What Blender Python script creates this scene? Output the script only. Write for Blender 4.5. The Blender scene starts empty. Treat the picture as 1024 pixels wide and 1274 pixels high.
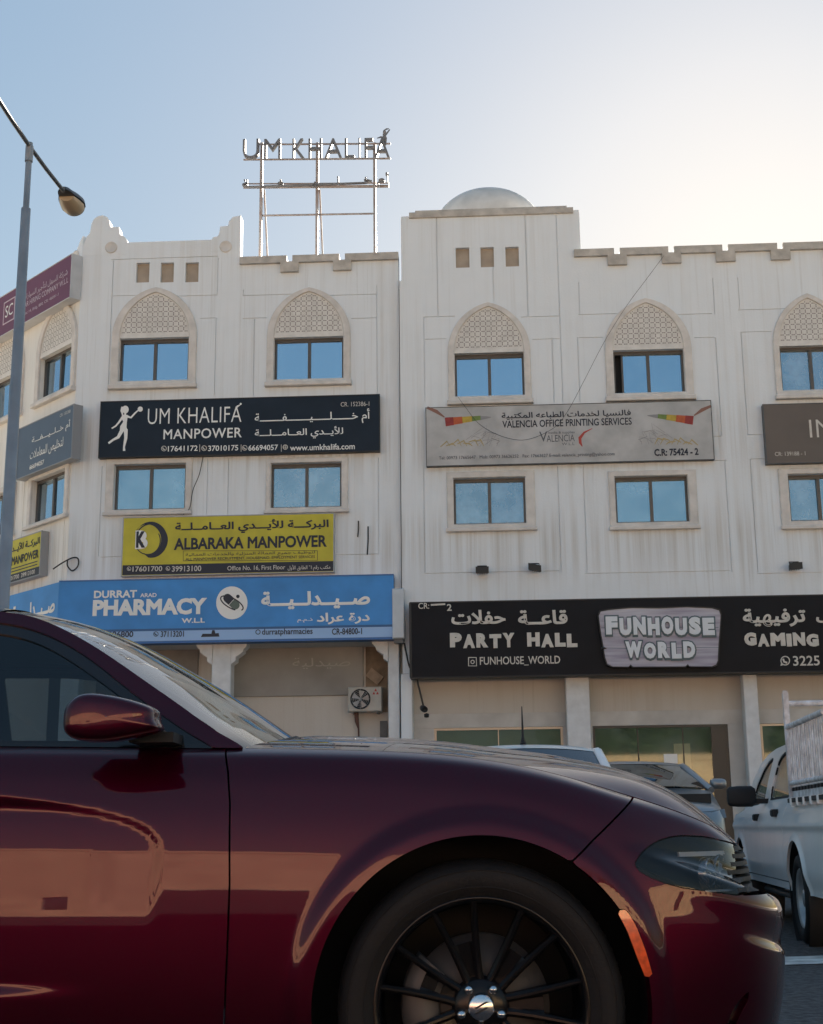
import bpy, math, random, unicodedata
import numpy as np
from mathutils import Vector, Matrix
random.seed(7)
rng = np.random.RandomState(5)
SC = bpy.context.scene
COL = SC.collection
rad = math.radians

# ------------------------------------------------------------------ camera
FPX, PITCH, ROLL, CAMH = 1690.0, rad(13.1), rad(0.6), 0.807
FW = np.array([0, math.cos(PITCH), math.sin(PITCH)])
_r0 = np.array([1.0, 0, 0]); _u0 = np.array([0, -math.sin(PITCH), math.cos(PITCH)])
RT = _r0*math.cos(ROLL) - _u0*math.sin(ROLL)
UP = _u0*math.cos(ROLL) + _r0*math.sin(ROLL)
cd = bpy.data.cameras.new('camera'); cam = bpy.data.objects.new('camera', cd); COL.objects.link(cam)
mw = Matrix.Identity(4)
for i in range(3):
    mw[i][0] = RT[i]; mw[i][1] = UP[i]; mw[i][2] = -FW[i]
mw[2][3] = CAMH
cam.matrix_world = mw
cd.sensor_fit = 'VERTICAL'; cd.sensor_height = 24; cd.sensor_width = 24
cd.lens = 24*FPX/1274; cd.clip_start = .05; cd.clip_end = 2000
SC.camera = cam
# ------------------------------------------------------------------ sky, sun, exposure
SUN_AZ, SUN_EL = rad(16.0), rad(22.5)
W = bpy.data.worlds.new('World'); SC.world = W; W.use_nodes = True
nt = W.node_tree; bg = nt.nodes['Background']
sky = nt.nodes.new('ShaderNodeTexSky'); sky.sky_type = 'NISHITA'; sky.sun_disc = False
sky.sun_elevation = SUN_EL; sky.sun_rotation = SUN_AZ
sky.altitude = 0; sky.air_density = 1.4; sky.dust_density = .7; sky.ozone_density = 2.6
gm = nt.nodes.new('ShaderNodeGamma'); gm.inputs[1].default_value = .42      # gamma evens out sky brightness, holding the sun glow down against the far side
hs = nt.nodes.new('ShaderNodeHueSaturation'); hs.inputs['Saturation'].default_value = 1.75
nt.links.new(sky.outputs[0], gm.inputs[0]); nt.links.new(gm.outputs[0], hs.inputs['Color']); nt.links.new(hs.outputs[0], bg.inputs[0]); bg.inputs[1].default_value = 0.0515
sl = bpy.data.lights.new('sun', 'SUN'); so = bpy.data.objects.new('sun', sl); COL.objects.link(so)
sl.energy = 5.0; sl.angle = rad(.5); sl.color = (1, .89, .75)
SD = Vector((math.sin(SUN_AZ)*math.cos(SUN_EL), math.cos(SUN_AZ)*math.cos(SUN_EL), math.sin(SUN_EL)))
so.rotation_euler = SD.to_track_quat('Z', 'Y').to_euler()
so.location = (20, 80, 60)
vs = SC.view_settings
vs.view_transform = 'Standard'; vs.look = 'None'; vs.gamma = 1; vs.use_curve_mapping = False
vs.exposure = 2.7

# ------------------------------------------------------------------ helpers
def ray(px, py):
    return FW*FPX + RT*(px-512) + UP*(637-py)
CAMP = np.array([0, 0, CAMH])
class Fr:
    """a vertical plane: u along it, z up, d out of it"""
    def __init__(s, O, a):
        s.O = np.array(O, float); s.U = np.array([math.cos(a), -math.sin(a), 0]); s.N = np.array([-math.sin(a), -math.cos(a), 0])
    def P(s, u, z, d=0):
        p = s.O + s.U*u + s.N*d
        return (p[0], p[1], p[2]+z)
    def px(s, x, y, d=0):
        r = ray(x, y); O = s.O + s.N*d
        t = ((O-CAMP)@s.N)/(r@s.N); q = CAMP + r*t - O
        return float(q@s.U), float(q[2])
    def off(s, d):
        f = Fr(s.O, 0); f.U = s.U; f.N = s.N; f.O = s.O + s.N*d; return f
WF = Fr((0, 0, 0), 0)     # u = x, d = -y

class M:
    def __init__(s): s.v = []; s.f = []; s.sm = []
    def add(s, vs, fs, smooth=False):
        b = len(s.v); s.v += [tuple(map(float, p)) for p in vs]
        s.f += [tuple(b+i for i in f) for f in fs]; s.sm += [smooth]*len(fs); return s
    def box(s, fr, u0, u1, z0, z1, d0, d1):
        q = [fr.P(u, z, d) for d in (d0, d1) for z in (z0, z1) for u in (u0, u1)]
        return s.add(q, [(0, 2, 3, 1), (4, 5, 7, 6), (0, 1, 5, 4), (2, 6, 7, 3), (0, 4, 6, 2), (1, 3, 7, 5)])
    def bbox(s, fr, u0, u1, z0, z1, d0, d1, b=.01):
        """box whose front edges are chamfered"""
        q = [fr.P(u, z, d0) for z in (z0, z1) for u in (u0, u1)] + [fr.P(u, z, d1-b) for z in (z0, z1) for u in (u0, u1)] + \
            [fr.P(u, z, d1) for z in (z0+b, z1-b) for u in (u0+b, u1-b)]
        fs = [(0, 2, 3, 1), (8, 9, 11, 10)]
        for a in (0, 4):
            for i, j in ((0, 1), (1, 3), (3, 2), (2, 0)): fs.append((a+i, a+j, a+4+j, a+4+i))
        return s.add(q, fs)
    def prism(s, fr, poly, d0, d1, back=True):
        n = len(poly)
        q = [fr.P(u, z, d1) for u, z in poly] + [fr.P(u, z, d0) for u, z in poly]
        fs = [tuple(range(n))] + ([tuple(range(2*n-1, n-1, -1))] if back else [])
        fs += [(i, n+i, n+(i+1) % n, (i+1) % n) for i in range(n)]
        return s.add(q, fs)
    def ring(s, fr, outer, inner, d0, d1, b=0.0):
        n = len(outer); q = []
        cu = sum(p[0] for p in outer)/n; cz = sum(p[1] for p in outer)/n
        def sh(l, k): return [(u+(cu-u)*k, z+(cz-z)*k) for u, z in l]
        for l, d in ((outer, d0), (outer, d1-b), (sh(outer, b*1.2) if b else outer, d1), (sh(inner, -b*1.2) if b else inner, d1), (inner, d1-b), (inner, d0)):
            q += [fr.P(u, z, d) for u, z in l]
        fs = []
        for k in range(5):
            if b == 0 and k in (1, 3): continue
            for i in range(n): fs.append((k*n+i, k*n+(i+1) % n, (k+1)*n+(i+1) % n, (k+1)*n+i))
        return s.add(q, fs)
    def tube(s, pts, r, n=8, caps=True):
        pts = [np.array(p, float) for p in pts]; m = len(pts)
        rr = r if hasattr(r, '__len__') else [r]*m; q = []; prev = None
        for i, p in enumerate(pts):
            t = pts[min(i+1, m-1)] - pts[max(i-1, 0)]; t = t/(np.linalg.norm(t)+1e-9)
            if prev is None:
                a = np.array([0, 0, 1.0]) if abs(t[2]) < .9 else np.array([1.0, 0, 0])
            else: a = prev
            x = a - t*(a@t); x /= np.linalg.norm(x)+1e-9; y = np.cross(t, x); prev = x
            for k in range(n):
                an = 2*math.pi*k/n; q.append(p + rr[i]*(math.cos(an)*x + math.sin(an)*y))
        fs = [(i*n+k, i*n+(k+1) % n, (i+1)*n+(k+1) % n, (i+1)*n+k) for i in range(m-1) for k in range(n)]
        s.add(q, fs, True)
        if caps: s.add(q[:n], [tuple(range(n))[::-1]]); s.add(q[-n:], [tuple(range(n))])
        return s
    def lathe(s, c, ax, prof, n=48, a0=0, a1=2*math.pi):
        """prof = (radius, along axis)"""
        c = np.array(c, float); ax = np.array(ax, float); ax /= np.linalg.norm(ax)
        h = np.array([0, 0, 1.0]) if abs(ax[2]) < .9 else np.array([1.0, 0, 0])
        x = h-ax*(h@ax); x /= np.linalg.norm(x); y = np.cross(ax, x)
        full = abs(a1-a0-2*math.pi) < 1e-6; k = n if full else n+1; m = len(prof)
        q = [c+ax*b+r*(math.cos(a)*x+math.sin(a)*y) for a in [a0+(a1-a0)*i/n for i in range(k)] for r, b in prof]
        fs = []
        for i in range(n):
            j = (i+1) % k
            for p in range(m-1): fs.append((i*m+p, j*m+p, j*m+p+1, i*m+p+1))
        return s.add(q, fs, True)
    def grid(s, P, smooth=True, wrap=False):
        P = np.asarray(P, float); a, b, _ = P.shape
        fs = [(i*b+j, i*b+j+1, ((i+1) % a)*b+j+1, ((i+1) % a)*b+j) for i in range(a if wrap else a-1) for j in range(b-1)]
        return s.add(P.reshape(-1, 3), fs, smooth)
    def build(s, name, mat, parent=None, sharp=None):
        me = bpy.data.meshes.new(name); me.from_pydata(s.v, [], s.f)
        me.polygons.foreach_set('use_smooth', s.sm)
        me.materials.append(mat); me.update()
        if sharp: me.set_sharp_from_angle(angle=rad(sharp))
        o = bpy.data.objects.new(name, me); COL.objects.link(o)
        if parent: par(o, parent)
        return o
def origin(o):
    l = Vector(o.location)
    if o.parent: l = l + o.matrix_parent_inverse.translation + origin(o.parent)
    return l
def par(o, p):
    o.parent = p
    o.matrix_parent_inverse = Matrix.Translation(-origin(p))
def tag(o, label=None, cat=None, group=None, kind=None):
    if label: o['label'] = label
    if cat: o['category'] = cat
    if group: o['group'] = group
    if kind: o['kind'] = kind
    return o
def thing(name, label, cat, loc=(0, 0, 0), group=None):
    o = bpy.data.objects.new(name, None); COL.objects.link(o); o.location = loc; o.empty_display_size = .2
    return tag(o, label, cat, group)

# ------------------------------------------------------------------ materials
def mat(name, col, rough=.6, metal=0., spec=.5, var=0., vscale=3., bump=0., bscale=40., coat=0., coatr=.03, stretch=(1, 1, 1), var2=0., col2=None):
    m = bpy.data.materials.new(name); m.use_nodes = True; t = m.node_tree; b = t.nodes['Principled BSDF']
    b.inputs['Base Color'].default_value = (*col, 1); b.inputs['Roughness'].default_value = rough
    b.inputs['Metallic'].default_value = metal; b.inputs['Specular IOR Level'].default_value = spec
    b.inputs['Coat Weight'].default_value = coat; b.inputs['Coat Roughness'].default_value = coatr
    tc = t.nodes.new('ShaderNodeTexCoord'); mp = t.nodes.new('ShaderNodeMapping'); mp.inputs['Scale'].default_value = stretch
    t.links.new(tc.outputs['Object'], mp.inputs[0])
    if var:
        n = t.nodes.new('ShaderNodeTexNoise'); n.inputs['Scale'].default_value = vscale; n.inputs['Detail'].default_value = 6
        t.links.new(mp.outputs[0], n.inputs['Vector'])
        r = t.nodes.new('ShaderNodeMapRange'); r.inputs[1].default_value = .3; r.inputs[2].default_value = .7
        t.links.new(n.outputs[0], r.inputs[0])
        x = t.nodes.new('ShaderNodeMix'); x.data_type = 'RGBA'
        c2 = col2 or tuple(c*(1-var) for c in col)
        x.inputs[6].default_value = (*c2, 1); x.inputs[7].default_value = (*[min(1, c*(1+var*.4)) for c in col], 1)
        t.links.new(r.outputs[0], x.inputs[0]); t.links.new(x.outputs[2], b.inputs['Base Color'])
    if bump:
        n = t.nodes.new('ShaderNodeTexNoise'); n.inputs['Scale'].default_value = bscale; n.inputs['Detail'].default_value = 4
        t.links.new(mp.outputs[0], n.inputs['Vector'])
        u = t.nodes.new('ShaderNodeBump'); u.inputs['Strength'].default_value = bump; u.inputs['Distance'].default_value = .02
        t.links.new(n.outputs[0], u.inputs['Height']); t.links.new(u.outputs[0], b.inputs['Normal'])
    return m
def plaster(name, c, stain, amt):
    """painted render with rain streaks and blotches of dirt"""
    m = mat(name, c, .85, spec=.25, bump=.12, bscale=25); t = m.node_tree; b = t.nodes['Principled BSDF']
    tc = t.nodes.new('ShaderNodeTexCoord'); cur = None
    def noise(scale, st, lo, hi, det=5):
        mp = t.nodes.new('ShaderNodeMapping'); mp.inputs['Scale'].default_value = st; t.links.new(tc.outputs['Object'], mp.inputs[0])
        n = t.nodes.new('ShaderNodeTexNoise'); n.inputs['Scale'].default_value = scale; n.inputs['Detail'].default_value = det; n.inputs['Roughness'].default_value = .6
        t.links.new(mp.outputs[0], n.inputs['Vector'])
        r = t.nodes.new('ShaderNodeMapRange'); r.inputs[1].default_value = lo; r.inputs[2].default_value = hi
        t.links.new(n.outputs[0], r.inputs[0]); return r.outputs[0]
    def mul(a, k):
        q = t.nodes.new('ShaderNodeMath'); q.operation = 'MULTIPLY'; t.links.new(a, q.inputs[0])
        if isinstance(k, float): q.inputs[1].default_value = k
        else: t.links.new(k, q.inputs[1])
        return q.outputs[0]
    def mix(fac, a, bcol):
        x = t.nodes.new('ShaderNodeMix'); x.data_type = 'RGBA'; t.links.new(fac, x.inputs[0])
        if isinstance(a, tuple): x.inputs[6].default_value = (*a, 1)
        else: t.links.new(a, x.inputs[6])
        x.inputs[7].default_value = (*bcol, 1); return x.outputs[2]
    s1 = noise(1.0, (5.5, 5.5, .16), .46, .74); g = noise(.35, (1, 1, 1), .35, .7)
    cur = mix(mul(mul(s1, g), amt), c, stain)
    sx = t.nodes.new('ShaderNodeSeparateXYZ'); t.links.new(tc.outputs['Object'], sx.inputs[0])
    def band(lo, hi):      # rain-washed dirt below each row of sills
        o = []
        for p, q in ((lo, (lo+hi)/2), (hi, (lo+hi)/2+.1)):
            r = t.nodes.new('ShaderNodeMapRange'); r.interpolation_type = 'SMOOTHSTEP'; r.inputs[1].default_value = min(p, q); r.inputs[2].default_value = max(p, q)
            if p > q: r.inputs[3].default_value = 1; r.inputs[4].default_value = 0
            t.links.new(sx.outputs[2], r.inputs[0]); o.append(r.outputs[0])
        return mul(o[0], o[1])
    for lo, hi in ((7.9, 10.3), (5.6, 7.9)):
        cur = mix(mul(mul(noise(1.0, (7.5, 7.5, .12), .45, .66), band(lo, hi)), amt*1.05), cur, tuple(k*.80 for k in stain))
    s2 = noise(1.0, (17, 17, .35), .55, .75)
    cur = mix(mul(mul(s2, noise(.5, (1, 1, .6), .4, .65)), amt*.8), cur, tuple(k*.62 for k in stain))
    cur = mix(mul(noise(1.6, (1, 1, 1), .45, .8), .25), cur, tuple(k*.86 for k in c))
    t.links.new(cur, b.inputs['Base Color']); return m
def glassy(name, tint, trans, rough=.01, f0=.06, refl=(1, 1, 1), dirt=0.):
    """thin pane: what is behind it shows through, the rest is mirrored"""
    m = bpy.data.materials.new(name); m.use_nodes = True; t = m.node_tree; t.nodes.clear()
    out = t.nodes.new('ShaderNodeOutputMaterial'); lw = t.nodes.new('ShaderNodeLayerWeight'); lw.inputs[0].default_value = .5
    pw = t.nodes.new('ShaderNodeMath'); pw.operation = 'POWER'; pw.inputs[1].default_value = 4.0
    t.links.new(lw.outputs['Facing'], pw.inputs[0])
    mr = t.nodes.new('ShaderNodeMapRange'); mr.inputs[3].default_value = f0; mr.inputs[4].default_value = 1
    t.links.new(pw.outputs[0], mr.inputs[0])
    gl = t.nodes.new('ShaderNodeBsdfGlossy'); gl.inputs[0].default_value = (*refl, 1); gl.inputs['Roughness'].default_value = rough
    tr = t.nodes.new('ShaderNodeBsdfTransparent'); tr.inputs[0].default_value = (*trans, 1)
    df = t.nodes.new('ShaderNodeBsdfDiffuse'); df.inputs[0].default_value = (*tint, 1)
    m1 = t.nodes.new('ShaderNodeMixShader'); m1.inputs[0].default_value = dirt
    t.links.new(tr.outputs[0], m1.inputs[1]); t.links.new(df.outputs[0], m1.inputs[2])
    if dirt:
        tc = t.nodes.new('ShaderNodeTexCoord'); n = t.nodes.new('ShaderNodeTexNoise'); n.inputs['Scale'].default_value = 2.2; n.inputs['Detail'].default_value = 6
        t.links.new(tc.outputs['Object'], n.inputs['Vector'])
        r = t.nodes.new('ShaderNodeMapRange'); r.inputs[1].default_value = .35; r.inputs[2].default_value = .7; r.inputs[3].default_value = dirt*.4; r.inputs[4].default_value = dirt*1.3
        t.links.new(n.outputs[0], r.inputs[0]); t.links.new(r.outputs[0], m1.inputs[0])
    m2 = t.nodes.new('ShaderNodeMixShader'); t.links.new(mr.outputs[0], m2.inputs[0])
    t.links.new(m1.outputs[0], m2.inputs[1]); t.links.new(gl.outputs[0], m2.inputs[2]); t.links.new(m2.outputs[0], out.inputs[0])
    return m
PL = plaster('white_plaster', (.75, .79, .825), (.46, .40, .32), .42)
PLW = plaster('cream_plaster', (.78, .77, .74), (.46, .40, .32), .45)
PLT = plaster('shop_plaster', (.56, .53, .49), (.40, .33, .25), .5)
STONE = mat('stone_trim', (.67, .64, .61), .85, spec=.2, var=.16, vscale=4, bump=.15, bscale=30)
CORN = mat('cornice_stone', (.52, .49, .45), .9, spec=.2, var=.25, vscale=5, bump=.2)
LATT = mat('carved_plaster', (.72, .70, .67), .85, spec=.2, var=.12, vscale=6)
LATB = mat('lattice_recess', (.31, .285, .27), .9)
ALU = mat('brown_aluminium', (.11, .095, .085), .4, metal=.3)
DARK = mat('dark_interior', (.022, .023, .025), .8, var=.3)
PANE = glassy('window_glass', (.30, .42, .5), (.05, .07, .09), .02, .62, (.62, .82, 1.0), .12)
PANEH = glassy('hazy_reflection_glass', (.46, .52, .56), (.1, .12, .14), .10, .40, (.62, .84, 1.0), .45)  # pale film: dust on lower windows, a painted white reflection on the right-hand arches
SHOPG = glassy('shop_glass', (.2, .24, .24), (.72, .80, .78), .03, .06, (.9, 1, 1), .02)
WHITE = mat('white_letters', (.80, .80, .78), .5)
CREAM = mat('cream_letters', (.60, .57, .52), .5, var=.12, vscale=9)
NAVY = mat('navy_panel', (.014, .023, .038), .4, var=.2, vscale=2, spec=.2)
BLACKP = mat('black_panel', (.0075, .009, .014), .45, var=.3, vscale=1.5, spec=.15)
YEL = mat('yellow_panel', (.54, .47, .03), .45, var=.2, vscale=2)
INK = mat('navy_ink', (.010, .014, .030), .5)
BLUE = mat('blue_panel', (.045, .26, .64), .4, var=.2, vscale=1.4, spec=.4)
LBLUE = mat('light_blue_strip', (.30, .48, .76), .45)
GREYP = mat('grey_panel', (.46, .46, .46), .5, var=.24, vscale=2)
BROWN = mat('brown_panel', (.125, .10, .085), .45, var=.12, vscale=1.5)
PURP = mat('purple_panel', (.155, .042, .085), .45, var=.1, vscale=2)
SLATE = mat('slate_blue_panel', (.085, .115, .165), .4, var=.1, vscale=2)
GREYM = mat('grey_metal', (.36, .37, .38), .45, metal=.6, var=.15, vscale=8)
DGREY = mat('dark_grey_metal', (.10, .105, .11), .5, metal=.4, var=.2, vscale=8)
STEEL = mat('painted_steel', (.28, .27, .27), .55, var=.4, vscale=5, col2=(.26, .19, .16))
BLK = mat('black_plastic', (.012, .012, .013), .5)
WPAINT = mat('white_painted', (.66, .68, .70), .6, var=.14, vscale=5)

# ------------------------------------------------------------------ lettering
JOIN = {}
for cp in range(0xFE70, 0xFEFD):
    d = unicodedata.decomposition(chr(cp)).split()
    if len(d) >= 2 and d[0][0] == '<': JOIN.setdefault(''.join(chr(int(x, 16)) for x in d[1:]), {})[d[0][1:-1]] = chr(cp)
def arabic(s):
    out = []; i = 0; prev_joins = False; TW = '\u0640'
    units = []
    while i < len(s):
        u = s[i:i+2] if s[i:i+2] in JOIN and len(s[i:i+2]) == 2 else s[i]
        units.append(u); i += len(u)
    for k, u in enumerate(units):
        nx = units[k+1] if k+1 < len(units) else ' '
        if u == TW: out.append(u); prev_joins = True; continue
        if u not in JOIN: out.append(u); prev_joins = False; continue
        f = JOIN[u]; can = nx == TW or (nx in JOIN and 'final' in JOIN[nx])
        nxt = can and 'initial' in f
        key = 'medial' if prev_joins and nxt else 'final' if prev_joins else 'initial' if nxt else 'isolated'
        out.append(f.get(key) or f.get('isolated')); prev_joins = nxt
    # numbers and latin runs keep their own order
    return ''.join(reversed(out))
def text_mesh(body, bold=0., ext=0., shear=0., space=1.):
    c = bpy.data.curves.new('lettering', 'FONT'); c.body = body; c.size = 1; c.extrude = ext
    if bold > 0: c.bevel_depth = bold; c.bevel_resolution = 0
    else: c.offset = bold
    c.shear = shear; c.space_character = space
    c.resolution_u = 3
    o = bpy.data.objects.new('lettering', c); COL.objects.link(o); bpy.context.view_layer.update()
    ev = o.evaluated_get(bpy.context.evaluated_depsgraph_get()); me = ev.to_mesh()
    V = np.array([v.co[:] for v in me.vertices]); F = [tuple(p.vertices) for p in me.polygons]
    ev.to_mesh_clear(); bpy.data.objects.remove(o); bpy.data.curves.remove(c)
    # nudge glyphs that touch so that no two faces share a plane
    n = len(V); root = list(range(n))
    def find(a):
        while root[a] != a: root[a] = root[root[a]]; a = root[a]
        return a
    for f in F:
        for b in f[1:]:
            x, y = find(f[0]), find(b)
            if x != y: root[x] = y
    ids = [find(i) for i in range(n)]; order = sorted(set(ids), key=lambda r: min(V[i][0] for i in range(n) if ids[i] == r) if n < 1500 else r)
    rank = {r: k for k, r in enumerate(order)}
    lift = np.array([(rank[i] % 7) for i in ids], float)
    return V, F, lift
def text(body, fr, rect, d, m, parent, bold=0., deep=0., shear=0., space=1., rel=False, name='lettering', keep=False):
    """write body into the rectangle (photo pixels, or u/z when rel) on the plane fr, d in front of it"""
    V, F, lift = text_mesh(body, bold, .5 if deep else 0., shear, space)
    if rel: u0, z1, u1, z0 = rect
    else:
        ym = (rect[1]+rect[3])/2; xm = (rect[0]+rect[2])/2
        u0 = fr.px(rect[0], ym, d)[0]; u1 = fr.px(rect[2], ym, d)[0]; z1 = fr.px(xm, rect[1], d)[1]; z0 = fr.px(xm, rect[3], d)[1]
    mn, mx = V.min(0), V.max(0)
    U = u0 + (V[:, 0]-mn[0])/(mx[0]-mn[0])*(u1-u0); Z = z0 + (V[:, 1]-mn[1])/(mx[1]-mn[1])*(z1-z0)
    D = d + .004 + lift*.0006 + ((V[:, 2]+.5)*deep if deep else V[:, 2]*abs(z1-z0)*.25)
    mm = M(); mm.add([fr.P(a, b, c) for a, b, c in zip(U, Z, D)], F)
    return mm.build(name, m, parent)
def stroke(mm, fr, pts, wid, d):
    """flat tapering stroke through photo-pixel points"""
    pts = [np.array(p, float) for p in pts]; n = len(pts); w = wid if hasattr(wid, '__len__') else [wid]*n
    L, R_ = [], []
    for i in range(n):
        t = pts[min(i+1, n-1)]-pts[max(i-1, 0)]; t /= np.linalg.norm(t)+1e-9; k = np.array([-t[1], t[0]])
        L.append(pts[i]+k*w[i]/2); R_.append(pts[i]-k*w[i]/2)
    q = [fr.P(*fr.px(*p, d), d) for p in L+R_]
    mm.add(q, [(i, i+1, n+i+1, n+i) for i in range(n-1)])
def disc(mm, fr, c, rx, d, ry=None, n=24, inner=0., a0=0, a1=360):
    ry = ry or rx; an = [rad(a0+(a1-a0)*i/n) for i in range(n+1)]
    o = [fr.P(*fr.px(c[0]+rx*math.cos(a), c[1]-ry*math.sin(a), d), d) for a in an]
    if inner:
        i_ = [fr.P(*fr.px(c[0]+rx*inner*math.cos(a), c[1]-ry*inner*math.sin(a), d), d) for a in an]
        mm.add(o+i_, [(k, k+1, n+1+k+1, n+1+k) for k in range(n)])
    else: mm.add(o[:-1], [tuple(range(n))])
def flat(mm, fr, poly, d):
    mm.add([fr.P(*fr.px(*p, d), d) for p in poly], [tuple(range(len(poly)))])
# ------------------------------------------------------------------ ground
ASPH = mat('asphalt', (.088, .088, .092), .85, spec=.3, var=.7, vscale=22, bump=1., bscale=55)
PAVE = mat('paving', (.30, .28, .25), .85, var=.2, vscale=3, bump=.2)
m = M(); m.add([(-400, -400, 0), (400, -400, 0), (400, 400, 0), (-400, 400, 0)], [(0, 1, 2, 3)])
tag(m.build('ground', mat('sandy_ground', (.50, .43, .34), .95, var=.3, vscale=.2)), kind='structure')
m = M(); m.add([(-60, -20, .004), (60, -20, .004), (60, 27, .004), (-60, 27, .004)], [(0, 1, 2, 3)])
tag(m.build('road', ASPH), kind='structure')
FA = Fr((0, 29, 0), rad(3)); FLf = FA.off(-.12)
m = M(); m.bbox(Fr((0, 0, 0), 0), -60, 60, 0, .12, -30.6, -26.2, .02)
tag(m.build('pavement', PAVE), kind='structure')
LINE = mat('road_paint', (.62, .62, .60), .8, var=.5, vscale=9)
m = M()
for x in (-3.2, -.4, 5.0, 7.7):
    m.add([(x, 8.1, .008), (x+.13, 8.1, .008), (x+.13, 13.4, .008), (x, 13.4, .008)], [(0, 1, 2, 3)])
m.add([(2.05, 8.3, .009), (2.75, 8.45, .009), (2.7, 8.9, .009), (2.0, 8.75, .009)], [(0, 1, 2, 3)])
tag(m.build('road_marking', LINE), kind='structure')

# ------------------------------------------------------------------ buildings
def cells(mm, fr, us, zs, depth, hole=-.28):
    us = sorted(set(round(u, 4) for u in us)); zs = sorted(set(round(z, 4) for z in zs)); D = {}
    nu, nz = len(us)-1, len(zs)-1
    for i in range(nu):
        for j in range(nz): D[i, j] = depth((us[i]+us[i+1])/2, (zs[j]+zs[j+1])/2)
    for (i, j), d in D.items():
        a, b, c, e = us[i], us[i+1], zs[j], zs[j+1]
        if d is not None: mm.add([fr.P(a, c, d), fr.P(b, c, d), fr.P(b, e, d), fr.P(a, e, d)], [(0, 1, 2, 3)])
        dd = hole if d is None else d
        for k, (x0, z0, x1, z1) in (((i+1, j), (b, c, b, e)), ((i, j+1), (a, e, b, e))):
            if k in D:
                d2 = hole if D[k] is None else D[k]
                if abs(d2-dd) > 1e-6: mm.add([fr.P(x0, z0, dd), fr.P(x1, z1, dd), fr.P(x1, z1, d2), fr.P(x0, z0, d2)], [(0, 1, 2, 3)])
def wall(fr, u0, u1, z0, z1, holes, grooves, name, m_, parent):
    g = .010; us = [u0, u1]; zs = [z0, z1]; R = []
    for h in holes: us += [h[0], h[1]]; zs += [h[2], h[3]]
    for k, c, a, b in grooves:
        a, b = min(a, b), max(a, b)
        if k == 'v': R.append((c-g, c+g, a, b)); us += [c-g, c+g]; zs += [a, b]
        else: R.append((a, b, c-g, c+g)); us += [a, b]; zs += [c-g, c+g]
    us = [u for u in us if u0-1e-6 <= u <= u1+1e-6]; zs = [z for z in zs if z0-1e-6 <= z <= z1+1e-6]
    def dep(u, z):
        for h in holes:
            if h[0] < u < h[1] and h[2] < z < h[3]: return None
        for r in R:
            if r[0] < u < r[1] and r[2] < z < r[3]: return -.026
        return 0.
    mm = M(); cells(mm, fr, us, zs, dep); return mm.build(name, m_, parent)
def arch_pts(uc, half, zb, zs, za, n=14):
    h = za-zs; c = max(.0, (h*h-half*half)/(2*half)); R = half+c; l = [(uc-half, zb)]; am = math.asin(min(1, h/R))
    for i in range(n+1):
        a = am*i/n; l.append((uc+c-R*math.cos(a), zs+R*math.sin(a)))
    r = [(2*uc-u, z) for u, z in l[:-1]][::-1]
    return l+r
_lat = {}
def lattice_mesh(fr, uc, half, zb, za, d):
    """pierced interlace panel: what is left of a sheet after the holes are cut out"""
    st = .0125; p = .122; nu = int(2*half/st)+1; nz = int((za-zb)/st)+1; mm = M()
    pts = arch_pts(uc, half, zb-.5, zb, za); top = [(u, z) for u, z in pts]
    h = za-zb; c = max(.0, (h*h-half*half)/(2*half)); R = half+c
    u = np.linspace(-half, half, nu); z = np.linspace(0, h, nz); UU, ZZ = np.meshgrid(u, z, indexing='ij')
    k = 2*math.pi/p
    pat = np.minimum(np.abs(np.sin(k*(UU+ZZ)/2)), np.abs(np.sin(k*(UU-ZZ)/2)))
    ringf = np.abs(np.sqrt(((UU+p/2) % p-p/2)**2+((ZZ+p/2) % p-p/2)**2)-p*.33)
    f = np.maximum(.40-pat, (.013-ringf)*24)
    edge = R-np.sqrt((np.abs(UU)+c)**2+ZZ**2); f = np.maximum(f, (.035-np.minimum(edge, ZZ))*20)
    f = np.minimum(f, edge*20)
    V, Fc, _ = clip_grid(np.stack([UU, ZZ, 0*UU], -1), f)
    mm.add([fr.P(uc+a, zb+b, d) for a, b, _ in V], Fc); return mm
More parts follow.
